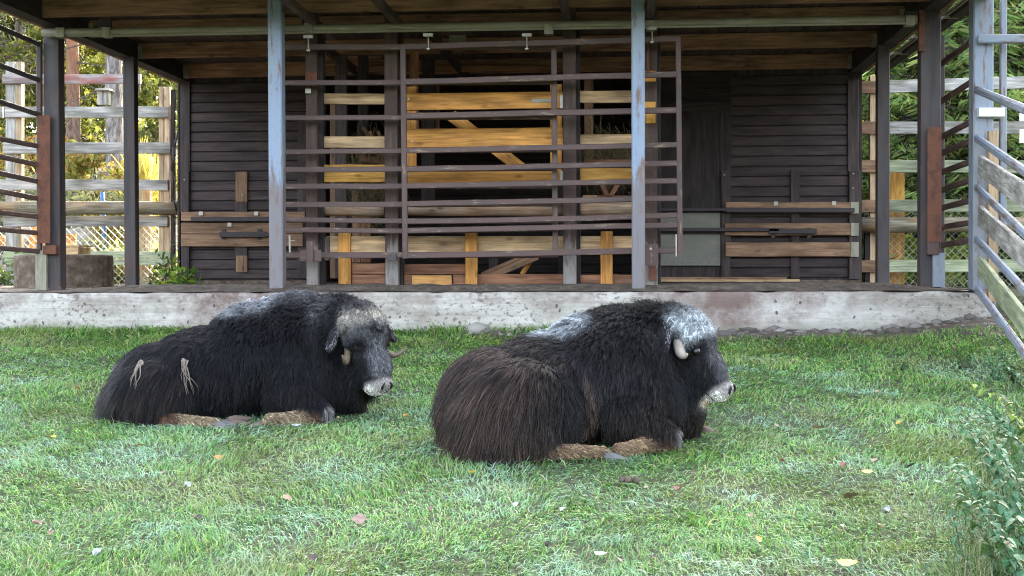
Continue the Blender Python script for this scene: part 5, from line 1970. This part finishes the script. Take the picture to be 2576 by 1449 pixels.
# ---------------------------------------------------------------- grass
def make_grass():
    g = np.random.default_rng(3)
    pos = []
    for (y0, y1, dens) in ((4.9, 6.5, 4600), (6.5, 8.5, 3300), (8.5, 10.8, 2300), (10.8, 13.32, 1900)):
        xa, xb = -.50 * y1 - .5, .31 * y1 + .8
        n = int((y1 - y0) * (xb - xa) * dens)
        p = np.stack([g.uniform(xa, xb, n), g.uniform(y0, y1, n)], -1)
        k = (p[:, 0] > -.49 * p[:, 1] - .5) & (p[:, 0] < .30 * p[:, 1] + .8)
        pos.append(p[k])
    p = np.concatenate(pos)
    x, y = p[:, 0], p[:, 1]
    # bare soil: a strip along the foot of the concrete on the right and a small patch in the middle
    bare = sstep(12.35, 12.95, y + .25 * (fnoise(x * 1.5, y * 1.5, 41) - .5)) * sstep(.1, .6, x) * 1.2
    xm = P(1230, 830, 13).x
    bare = np.maximum(bare, np.exp(-((x - xm) / .45) ** 2 - ((y - 13.0) / .22) ** 2) * 1.1)
    thin = .45 * sstep(.58, .72, fnoise(x * 2.6, y * 2.6, 77)) * sstep(13, 11.5, y)
    k = g.random(len(x)) > bare * .97 + thin
    x, y = x[k], y[k]
    N = len(x)
    tuft = sstep(.50, .68, fnoise(x * 2.2, y * 2.2, 5)) * (.5 + .5 * vnoise(x * 6, y * 6, 6))
    edge = (sstep(12.7, 13.1, y) * (1 - sstep(-.5, .6, x)) + sstep(11.2, 12.6, y) * .25) * (.4 + .6 * fnoise(x * 2.5, y * 2.5, 61))
    tuft = np.clip(tuft * .8 + edge * .7, 0, 1)
    frost = 1.1 * sstep(.46, .62, fnoise(x * 1.9 + 9, y * 1.9, 15, 4)) * sstep(12.6, 10.2, y) * (1 - .75 * tuft)
    frost = frost * (.4 + .6 * sstep(.35, .6, fnoise(x * 5, y * 5, 25)))
    frost = np.maximum(frost, .62 * sstep(14.5, 7.5, y) * (1 - .5 * tuft) * g.random(N))
    L = (.040 + .034 * g.random(N) + .034 * tuft * g.random(N)) * (1 + .5 * edge * g.random(N))
    # combed directions so the sward lies over in swirls
    th = 6.28 * fnoise(x * .9, y * .9, 19) * 2.2 + g.normal(0, 1.1, N)
    lean = np.clip(g.normal(1.34, .26, N) - .62 * tuft, .05, 1.6)
    dirh = np.stack([np.cos(th), np.sin(th)], -1)
    wid = (.0019 + .0016 * g.random(N)) * (1 + .085 * np.maximum(0, y - 6))
    z = zg(x, y) + (fnoise(x * .9, y * .9, 3) - .5) * .05
    P0 = np.stack([x, y, z - .006], -1)
    s1, c1 = np.sin(lean * .55), np.cos(lean * .55)
    d1 = np.stack([dirh[:, 0] * s1, dirh[:, 1] * s1, c1], -1)
    l2 = np.clip(lean * 1.35, 0, 1.75)
    s2, c2 = np.sin(l2), np.cos(l2)
    tw = g.normal(0, .5, N)
    d2 = np.stack([np.cos(th + tw) * s2, np.sin(th + tw) * s2, c2], -1)
    P1 = P0 + d1 * (L * .5)[:, None]
    P2 = P1 + d2 * (L * .62)[:, None]
    P2[:, 2] = np.maximum(P2[:, 2], z + .004 + .02 * g.random(N))
    a = th + np.pi / 2 + g.normal(0, .7, N)
    w = np.stack([np.cos(a), np.sin(a), g.normal(0, .3, N)], -1) * wid[:, None]
    V = np.stack([P0 - w, P0 + w, P1 - w * .85, P1 + w * .85, P2], 1).reshape(-1, 3)
    b = np.arange(N)[:, None] * 5
    F = np.concatenate([b + np.array([[0, 1, 3]]), b + np.array([[0, 3, 2]]), b + np.array([[2, 3, 4]])])
    pal = np.array([(.090, .25, .036), (.14, .315, .044), (.21, .37, .064), (.24, .35, .075), (.32, .32, .13), (.40, .35, .20), (.028, .085, .018)])
    pr = np.array([.22, .25, .18, .11, .06, .04, .14])
    col = pal[g.choice(len(pal), N, p=pr)] * g.uniform(.6, 1.4, (N, 1))
    yel = sstep(.55, .72, fnoise(x * 1.6 + 4, y * 1.6, 51))[:, None] * .45
    col = col * (1 - yel) + np.array([.24, .25, .07]) * yel
    col = col * (.68 + .64 * fnoise(x * 1.7, y * 1.7, 91))[:, None]
    fr = np.clip(frost * g.uniform(.25, 1.25, N), 0, 1)[:, None] * .85
    icy = np.array([.40, .62, .54]) * g.uniform(.8, 1.15, (N, 1))
    base = col * (1 - .35 * fr) + icy * .35 * fr
    tip = col * (1 - fr) + icy * fr
    C = np.stack([base * .9, base * .9, (base + tip) / 2, (base + tip) / 2, tip], 1).reshape(-1, 3)
    o = link('grass', arr_mesh('grass', V, F, C), mat=attr_mat('grass_blades', rough=.5, spec=.3, trans=.25, tint=(1, 1, .7)))
    props(o, 'matted short green grass with patches of pale frost', 'grass', kind='stuff')
    print('grass blades', N)


make_grass()


# ---------------------------------------------------------------- gravel along the wall foot
def make_gravel():
    g = np.random.default_rng(8)
    bm = bmesh.new()
    bmesh.ops.create_icosphere(bm, subdivisions=1, radius=1)
    bm.verts.ensure_lookup_table()
    sv = np.array([v.co[:] for v in bm.verts])
    sf = np.array([[v.index for v in f.verts] for f in bm.faces])
    bm.free()
    N = 560
    x = np.concatenate([g.uniform(.3, XR + .9, 500), g.normal(P(1230, 830, 13).x, .20, 60)])
    y = 13.27 - np.abs(g.normal(0, .24, N))
    r = g.gamma(2.0, .0085, N) + .006
    big = g.random(N) < .05
    r[big] *= 1.8
    z = zg(x, y) + r * .15
    q = g.normal(0, 1, (N, 4))
    q /= np.linalg.norm(q, axis=1, keepdims=True)
    ax = g.uniform(.7, 1.3, (N, 3)) * np.array([1.2, 1.1, .6])
    V = sv[None] * (1 + g.normal(0, .10, (N, len(sv), 1))) * ax[:, None] * r[:, None, None]
    a = g.uniform(0, 6.28, N)
    ca, sa = np.cos(a)[:, None], np.sin(a)[:, None]
    V = np.stack([V[..., 0] * ca - V[..., 1] * sa, V[..., 0] * sa + V[..., 1] * ca, V[..., 2]], -1) + np.stack([x, y, z], -1)[:, None]
    F = (sf[None] + (np.arange(N) * len(sv))[:, None, None]).reshape(-1, 3)
    col = np.array([(.19, .175, .16), (.13, .115, .105), (.26, .24, .21), (.09, .075, .06), (.15, .125, .11)])[g.integers(0, 5, N)] * g.uniform(.7, 1.2, (N, 1))
    o = link('gravel', arr_mesh('gravel', V.reshape(-1, 3), F, np.repeat(col, len(sv), 0)), mat=attr_mat('gravel_stone', rough=.85))
    props(o, 'loose grey gravel and soil along the foot of the concrete', 'gravel', kind='stuff')
    # bare soil under it
    xs = np.arange(-.2, XR + 1.2, .1)
    ys = np.arange(12.4, 13.3, .08)
    X, Y = np.meshgrid(xs, ys)
    Z = zg(X, Y) + (fnoise(X * .9, Y * .9, 3) - .5) * .05 + .004 + .012 * (fnoise(X * 6, Y * 6, 12) - .3) - .06 * (1 - sstep(-.1, .5, X)) - .05 * sstep(12.75, 12.45, Y + .2 * fnoise(X * 2, Y * 2, 4))
    V = np.stack([X, Y, Z], -1).reshape(-1, 3)
    nx, ny = len(xs), len(ys)
    i = (np.arange(nx - 1)[None, :] + np.arange(ny - 1)[:, None] * nx).ravel()
    o = link('bare_soil', arr_mesh('bare_soil', V, np.stack([i, i + 1, i + 1 + nx, i + nx], -1), smooth=True), mat=M['dirt'])
    props(o, 'strip of bare dark soil along the foot of the concrete', kind='structure')


make_gravel()


# ---------------------------------------------------------------- fallen leaves
def leaf_shape(name, L, W, curl, seed, lobes=0):
    g = random.Random(seed)
    n = 8
    vs, fs = [], []
    for k in range(n + 1):
        f = k / n
        w = W * math.sin(math.pi * min(1, f * .96 + .03)) ** .75 * (1 + (.22 * math.sin(f * 19) if lobes else g.gauss(0, .06)))
        x = L * (f - .5)
        z = curl * L * (4 * (f - .5) ** 2)
        for s in (-1, 0, 1):
            vs.append((x, w * s, z + abs(s) * curl * W * 1.6 + g.gauss(0, .0015)))
    for k in range(n):
        for s in (0, 1):
            a = k * 3 + s
            fs.append((a, a + 1, a + 4, a + 3))
    me = bpy.data.meshes.new(name)
    me.from_pydata(vs, [], fs)
    for p in me.polygons:
        p.use_smooth = True
    return me


def leaf_mat(name, a, b):
    m, ns, ls, bs = new_mat(name)
    mp = coords(ns, ls, (1, 1, 1))
    n = nd(ns, 'ShaderNodeTexNoise')
    n.inputs['Scale'].default_value = 45
    n.inputs['Detail'].default_value = 4
    ls.new(mp.outputs[0], n.inputs['Vector'])
    r = ramp(ns, [(.35, a), (.65, b)])
    ls.new(n.outputs[0], r.inputs[0])
    ls.new(r.outputs[0], bs.inputs['Base Color'])
    bs.inputs['Roughness'].default_value = .6
    return m


LC = {'yellow': ((.52, .36, .05), (.62, .48, .12)), 'orange': ((.46, .20, .04), (.56, .30, .07)), 'brown': ((.17, .10, .065), (.28, .18, .12)), 'dark brown': ((.055, .042, .038), (.12, .085, .07)),
      'cream': ((.45, .38, .22), (.60, .52, .34)), 'pinkish tan': ((.22, .14, .11), (.34, .24, .19)), 'frosty grey': ((.30, .30, .34), (.52, .53, .58)), 'reddish brown': ((.22, .09, .06), (.34, .17, .12))}
LM = {c: leaf_mat('fallen_leaf_' + c.replace(' ', '_'), *v) for c, v in LC.items()}
shapes = [leaf_shape('leaf_blade', .07, .022, .10, 1), leaf_shape('leaf_blade', .06, .027, .22, 2), leaf_shape('leaf_blade', .075, .030, .06, 3, 1), leaf_shape('leaf_blade', .055, .020, .35, 4)]
lmesh = {}
own = [  # position in the photo, colour, size, label
    (193, 990, 'orange', 1.2, 'orange leaf on the grass left of the left animal'), (133, 1116, 'yellow', 1.0, 'small yellow leaf low at the left, below the left animal'),
    (350, 1136, 'orange', 1.1, 'orange leaf just below the left animal rump'), (548, 1170, 'orange', 1.3, 'brownish orange leaf below the left hind hoof'),
    (480, 1184, 'brown', 1.0, 'brown upright leaf left of a brownish orange one'), (850, 1068, 'cream', 1.0, 'pale cream leaf below the knee of the left animal'),
    (1022, 1061, 'orange', .9, 'small orange leaf in the gap between both animals'), (745, 1084, 'frosty grey', 1.1, 'lilac grey leaf below the folded front leg of the left animal'),
    (746, 1200, 'cream', .9, 'round cream leaf in the middle of the left lawn'), (1185, 1208, 'yellow', 1.0, 'bright yellow leaf below the right animal rump'),
    (722, 1270, 'brown', 1.1, 'square brown leaf low in the left half'), (495, 1325, 'dark brown', 1.3, 'dark crumpled leaf standing in the lower left lawn'),
    (905, 1325, 'pinkish tan', 1.3, 'tan leaf with a frosted side in the lower middle'), (1415, 1300, 'frosty grey', .9, 'oval grey leaf below the right animal'),
    (1372, 1394, 'dark brown', 1.1, 'dark oval leaf with pale frosty rim at the bottom middle'), (1512, 1416, 'frosty grey', 1.3, 'large white grey leaf at the bottom edge'),
    (1637, 1420, 'frosty grey', .9, 'small frosted leaf right of the large white grey one'), (1705, 1250, 'reddish brown', 1.2, 'reddish brown leaf below the right hind foot'),
    (1967, 1178, 'reddish brown', 1.1, 'reddish leaf on the open lawn right of the right animal'), (2056, 1090, 'orange', .9, 'rusty leaf right of the right animal face'),
    (2206, 1003, 'cream', 1.5, 'large cream leaf on the right lawn'), (2150, 1012, 'brown', 1.3, 'brown curled leaf left of the large cream one'),
    (2122, 1188, 'reddish brown', 1.2, 'maroon leaf left of the yellow one on the right lawn'), (2182, 1204, 'yellow', 1.2, 'clear yellow leaf on the right lawn'),
    (2200, 1174, 'pinkish tan', .9, 'small tan leaf just above the clear yellow one'), (2293, 1188, 'dark brown', 1.5, 'long dark brown leaf near the nettles'),
    (2140, 1266, 'brown', 1.5, 'brown frosted leaf in the lower right lawn'), (2226, 1307, 'frosty grey', 1.5, 'long pale grey leaf in the lower right lawn'),
    (2216, 1347, 'cream', 1.2, 'cream leaf with dark shade below the long pale grey one'), (1907, 1378, 'orange', 1.1, 'orange leaf at the bottom right of the middle'),
    (2132, 1440, 'yellow', 1.7, 'big golden leaf cut by the bottom edge'), (92, 1338, 'pinkish tan', 1.2, 'pinkish leaf at the lower left'),
    (130, 1360, 'brown', 1.0, 'brown leaf right below the pinkish one at the lower left'), (83, 1198, 'pinkish tan', .9, 'pink tan leaf at the left edge of the lawn'),
    (1560, 1432, 'pinkish tan', 1.0, 'tan leaf on the bottom edge right of the large white grey one'), (248, 1413, 'frosty grey', 1.1, 'frosted leaf near the bottom left corner'),
    (790, 1425, 'dark brown', 1.0, 'dark leaf near the bottom, left of the middle'), (1080, 1300, 'pinkish tan', .9, 'round pale brown leaf in the lower middle'),
    (470, 1238, 'frosty grey', 1.0, 'white frosted leaf in the left lawn'), (1165, 1138, 'pinkish tan', .8, 'tan leaf close under the right animal rump'),
    (2020, 1022, 'cream', .9, 'small cream leaf right of the right animal muzzle'), (1050, 1155, 'orange', .8, 'small rusty leaf left of the right animal rump'),
    (2262, 1078, 'orange', 1.0, 'orange brown leaf near the upper nettles'), (2030, 905, 'frosty grey', .8, 'small grey leaf on the far right lawn'),
    (95, 860, 'yellow', .8, 'tiny yellow leaf in the tall grass by the left concrete')]


def fallen(u, v, c, s, label, group):
    p = G(u, v)
    k = (c, rnd.randrange(4))
    if k not in lmesh:
        me = shapes[k[1]].copy()
        me.materials.append(LM[c])
        lmesh[k] = me
    o = link('fallen_leaf', lmesh[k])
    z = float(zg(np.array([p.x]), np.array([p.y]))[0])
    o.matrix_basis = Matrix.Translation((p.x, p.y, z + .036)) @ Matrix.Rotation(rnd.uniform(0, 6.28), 4, 'Z') @ Matrix.Rotation(R(25) + rnd.gauss(0, .25), 4, 'X') @ Matrix.Scale(.68 * s * rnd.uniform(.9, 1.1), 4)
    props(o, label, 'leaf', group)


for (u, v, c, s, lab) in own:
    fallen(u, v, c, s, lab, 'fallen leaves on the lawn')
for i in range(46):
    v = 870 + 560 * rnd.random()
    c = rnd.choice(['brown', 'dark brown', 'pinkish tan', 'frosty grey', 'brown'])
    fallen(rnd.uniform(10, 2360), v, c, rnd.uniform(.5, .75), 'little %s leaf scrap half buried in the grass' % c, '%s leaf scraps in the grass' % c)

# frosted dung heap
dg_ = thing('dung_clod', 'dark frosted dung clod on the grass below the right hind foot', 'dung', tuple(G(1597, 1216)))
for i in range(7):
    bm = bmesh.new()
    bmesh.ops.create_icosphere(bm, subdivisions=2, radius=.017)
    for v in bm.verts:
        v.co *= 1 + mnoise.noise(v.co * 40 + Vector((i, 0, 0))) * .4
    me = bpy.data.meshes.new('lump')
    bm.to_mesh(me)
    bm.free()
    link('lump', me, dg_, Matrix.Translation(dg_.location + Vector((rnd.gauss(0, .032), rnd.gauss(0, .025), .02))), M['dirt'])


# ---------------------------------------------------------------- nettles
def nettle_leaf(name, seed):
    g = random.Random(seed)
    n = 9
    vs, fs = [], []
    for k in range(n + 1):
        f = k / n
        w = .5 * (math.sin(math.pi * f ** .62)) ** 1.1 * (1 + (.16 if k % 2 else -.10)) + .004
        z = -.34 * f ** 2
        for s in (-1, 0, 1):
            vs.append((f, w * s * .62, z + (.10 if s else 0) * w * 1.6 + g.gauss(0, .008)))
    for k in range(n):
        for s in (0, 1):
            a = k * 3 + s
            fs.append((a, a + 1, a + 4, a + 3))
    me = bpy.data.meshes.new(name)
    me.from_pydata(vs, [], fs)
    for p in me.polygons:
        p.use_smooth = True
    return me


def nettle_mat(name, a, b, frost):
    m, ns, ls, bs = new_mat(name)
    mp = coords(ns, ls, (1, 1, 1))
    n = nd(ns, 'ShaderNodeTexNoise')
    n.inputs['Scale'].default_value = 5
    n.inputs['Detail'].default_value = 5
    ls.new(mp.outputs[0], n.inputs['Vector'])
    r = ramp(ns, [(.35, a), (.62, b), (.78, frost)])
    ls.new(n.outputs[0], r.inputs[0])
    # pale midrib and side veins
    wv = nd(ns, 'ShaderNodeTexWave', wave_type='BANDS', bands_direction='DIAGONAL')
    wv.inputs['Scale'].default_value = 2.2
    ls.new(mp.outputs[0], wv.inputs['Vector'])
    wr = ramp(ns, [(.0, (.35, .35, .35)), (.12, (0, 0, 0))])
    ls.new(wv.outputs[0], wr.inputs[0])
    c = mix(ns, ls, wr.outputs[0], r.outputs[0], tuple(x * .55 for x in a))
    ls.new(c, bs.inputs['Base Color'])
    bs.inputs['Roughness'].default_value = .55
    tr = ns.new('ShaderNodeBsdfTranslucent')
    ls.new(c, tr.inputs[0])
    mx = ns.new('ShaderNodeMixShader')
    mx.inputs[0].default_value = .3
    ls.new(bs.outputs[0], mx.inputs[1])
    ls.new(tr.outputs[0], mx.inputs[2])
    ls.new(mx.outputs[0], ns['Material Output'].inputs[0])
    return m


NM = {'blue': nettle_mat('frosty_nettle', (.05, .15, .065), (.10, .23, .12), (.24, .37, .31)), 'green': nettle_mat('green_nettle', (.035, .085, .025), (.065, .13, .035), (.14, .22, .12)),
      'lime': nettle_mat('yellowing_nettle', (.20, .30, .05), (.30, .38, .08), (.42, .46, .16))}
M['nstem'] = plain('nettle_stem', (.07, .09, .045), .7)
nl = {k: [] for k in NM}
for k, m in NM.items():
    for i in range(3):
        me = nettle_leaf('leaf', i + 5)
        me.materials.append(m)
        nl[k].append(me)


def nettle(u, v, h, kind, label, lean=(-.5, -.1), pairs=9, size=.085):
    p = G(u, v)
    z0 = float(zg(np.array([p.x]), np.array([p.y]))[0]) - .02
    t = thing('nettle_plant', label, 'nettle', (p.x, p.y, z0), 'frosty nettles along the right side')
    _nettle_stem(t, h, kind, lean, pairs, size, Vector((0, 0, 0)))
    _nettle_stem(t, h * rnd.uniform(.6, .95), kind, (lean[0] * rnd.uniform(.4, 1.1), lean[1] + rnd.uniform(-.25, .15)), pairs, size, Vector((rnd.uniform(-.10, .10), rnd.uniform(-.08, .08), 0)))


def _nettle_stem(t, h, kind, lean, pairs, size, off):
    pts = []
    for k in range(7):
        f = k / 6
        pts.append(off + Vector((lean[0] * h * f ** 1.8, lean[1] * h * f ** 1.8, h * (f - .16 * f ** 3 * abs(lean[0])))))
    vs, fs = [], []
    for k, q in enumerate(pts):
        r_ = .0045 * (1 - .6 * k / 6)
        for i in range(5):
            a = 1.2566 * i
            vs.append((q.x + r_ * math.cos(a), q.y + r_ * math.sin(a), q.z))
    for k in range(6):
        for i in range(5):
            fs.append((k * 5 + i, k * 5 + (i + 1) % 5, k * 5 + 5 + (i + 1) % 5, k * 5 + 5 + i))
    me = bpy.data.meshes.new('stem')
    me.from_pydata(vs, [], fs)
    link('stem', me, t, mat=M['nstem'])
    for j in range(pairs):
        f = .18 + .82 * j / (pairs - 1)
        k = min(5, int(f * 6))
        q = pts[k].lerp(pts[k + 1], f * 6 - k)
        a0 = j * math.pi / 2 + rnd.gauss(0, .3)
        for s in (0, 1):
            a = a0 + math.pi * s + rnd.gauss(0, .2)
            sz = size * (1.15 - .55 * f) * rnd.uniform(.8, 1.25)
            kk = kind if rnd.random() < .8 else 'green'
            o = link('leaf', rnd.choice(nl[kk]), t)
            o.matrix_basis = Matrix.Translation(q) @ Matrix.Rotation(a, 4, 'Z') @ Matrix.Rotation(R(18) + rnd.gauss(0, .22), 4, 'Y') @ Matrix.Rotation(rnd.gauss(0, .25), 4, 'X') @ Matrix.Scale(sz, 4)


for (u, v, h, kind, lab, lean) in (
        (2600, 1150, .52, 'lime', 'yellowing nettle drooping over the lawn at the right edge', (-.75, -.2)),
        (2560, 1120, .36, 'blue', 'pale frosty nettle leaning out just above the yellowing one', (-.8, 0)),
        (2640, 1230, .50, 'blue', 'frosty nettle at the right edge under the yellowing one', (-.9, -.1)),
        (2590, 1290, .50, 'blue', 'tall bluish nettle in the middle of the right side clump', (-.6, -.2)),
        (2500, 1330, .38, 'blue', 'frosty nettle at the outer left of the clump', (-.5, -.2)),
        (2640, 1340, .58, 'green', 'dark green nettle behind the clump at the right edge', (-.5, .1)),
        (2555, 1385, .44, 'blue', 'broad leaved frosty nettle low in the clump', (-.6, -.2)),
        (2470, 1400, .26, 'blue', 'small frosty nettle in the grass left of the clump', (-.4, -.1)),
        (2610, 1450, .50, 'blue', 'frosty nettle rising near the bottom right corner', (-.6, -.1)),
        (2520, 1490, .40, 'green', 'green nettle at the bottom edge left of the corner', (-.4, -.1)),
        (2590, 1540, .46, 'blue', 'nettle cut by the bottom right corner', (-.4, 0)),
        (2440, 1470, .22, 'blue', 'lowest little nettle at the bottom edge', (-.3, -.1)),
        (2690, 1420, .60, 'green', 'dark nettle stem at the outer right of the corner', (-.7, 0)),
        (2680, 1280, .55, 'green', 'dark green nettle beyond the right edge leaning in', (-.9, 0)),
        (2560, 985, .34, 'green', 'green nettle below the lowest fence tube', (-.5, -.1)),
        (2500, 960, .26, 'blue', 'small blue green nettle in the grass below the ramp fence', (-.3, -.2)),
        (2600, 930, .46, 'lime', 'fresh green weed climbing through the lowest fence tube', (-.5, -.1)),
        (2420, 930, .16, 'green', 'tiny weed in the grass before the concrete end', (-.2, -.1)),
        (2530, 1240, .40, 'blue', 'frosty nettle at the left flank of the clump, below the yellowing one', (-.6, -.1)),
        (2480, 1290, .30, 'blue', 'low frosty nettle reaching furthest out over the lawn', (-.6, -.2)),
        (2570, 1340, .48, 'blue', 'upright frosty nettle in the thick of the clump', (-.3, -.2)),
        (2620, 1390, .52, 'blue', 'bluish nettle close to the right edge below the middle', (-.5, -.2)),
        (2540, 1440, .40, 'green', 'green nettle low in the clump beside a broad leaved one', (-.5, -.1)),
        (2650, 1180, .46, 'green', 'green nettle behind the yellowing one at the right edge', (-.6, 0)),
        (2570, 1190, .34, 'green', 'small green nettle under the yellowing one', (-.6, -.1)),
        (2660, 1500, .56, 'blue', 'tall frosty nettle outside the bottom right corner', (-.7, 0)),
        (2640, 1060, .44, 'blue', 'frosty nettle beside the fence plank at the right edge', (-.7, -.1)),
        (2560, 905, .28, 'blue', 'pale nettle sprig in front of the ramp fence foot', (-.4, -.1)),
        (2270, 935, .10, 'green', 'broad leaved weed on the far right lawn', (.2, -.1))):
    nettle(u, v, h, kind, lab, lean, pairs=13 if h > .3 else 8, size=.062 if h > .3 else .05)

# longer rank grass among the nettles
g = np.random.default_rng(12)
N = 5200
u_ = rng.uniform(2380, 2720, N)
v_ = 900 + 640 * g.random(N)
keep = u_ > 2600 - (v_ - 880) * .36 + g.normal(0, 35, N)
pp = np.array([tuple(G(a, b)) for a, b in zip(u_[keep], v_[keep])])
pp[:, 2] = zg(pp[:, 0], pp[:, 1])
N = len(pp)
L = g.uniform(.08, .26, N)
th = g.uniform(0, 6.28, N)
ln = np.abs(g.normal(.5, .3, N))
d = np.stack([np.cos(th) * np.sin(ln), np.sin(th) * np.sin(ln), np.cos(ln)], -1)
d2 = np.stack([np.cos(th) * np.sin(ln * 2.2), np.sin(th) * np.sin(ln * 2.2), np.cos(ln * 2.2)], -1)
w = np.stack([-np.sin(th), np.cos(th), np.zeros(N)], -1) * .0018
P1 = pp + d * (L * .55)[:, None]
P2 = P1 + d2 * (L * .5)[:, None]
V = np.stack([pp - w, pp + w, P1 - w, P1 + w, P2], 1).reshape(-1, 3)
b = np.arange(N)[:, None] * 5
F = np.concatenate([b + np.array([[0, 1, 3]]), b + np.array([[0, 3, 2]]), b + np.array([[2, 3, 4]])])
C = np.repeat(palette([(.05, .11, .03), (.09, .16, .04), (.20, .22, .10), (.28, .30, .18)], N, g), 5, 0)
o = link('rank_grass', arr_mesh('rank_grass', V, F, C), mat=attr_mat('rank_blades', rough=.5, trans=.25))
props(o, 'longer rank grass among the nettles', 'grass', kind='stuff')
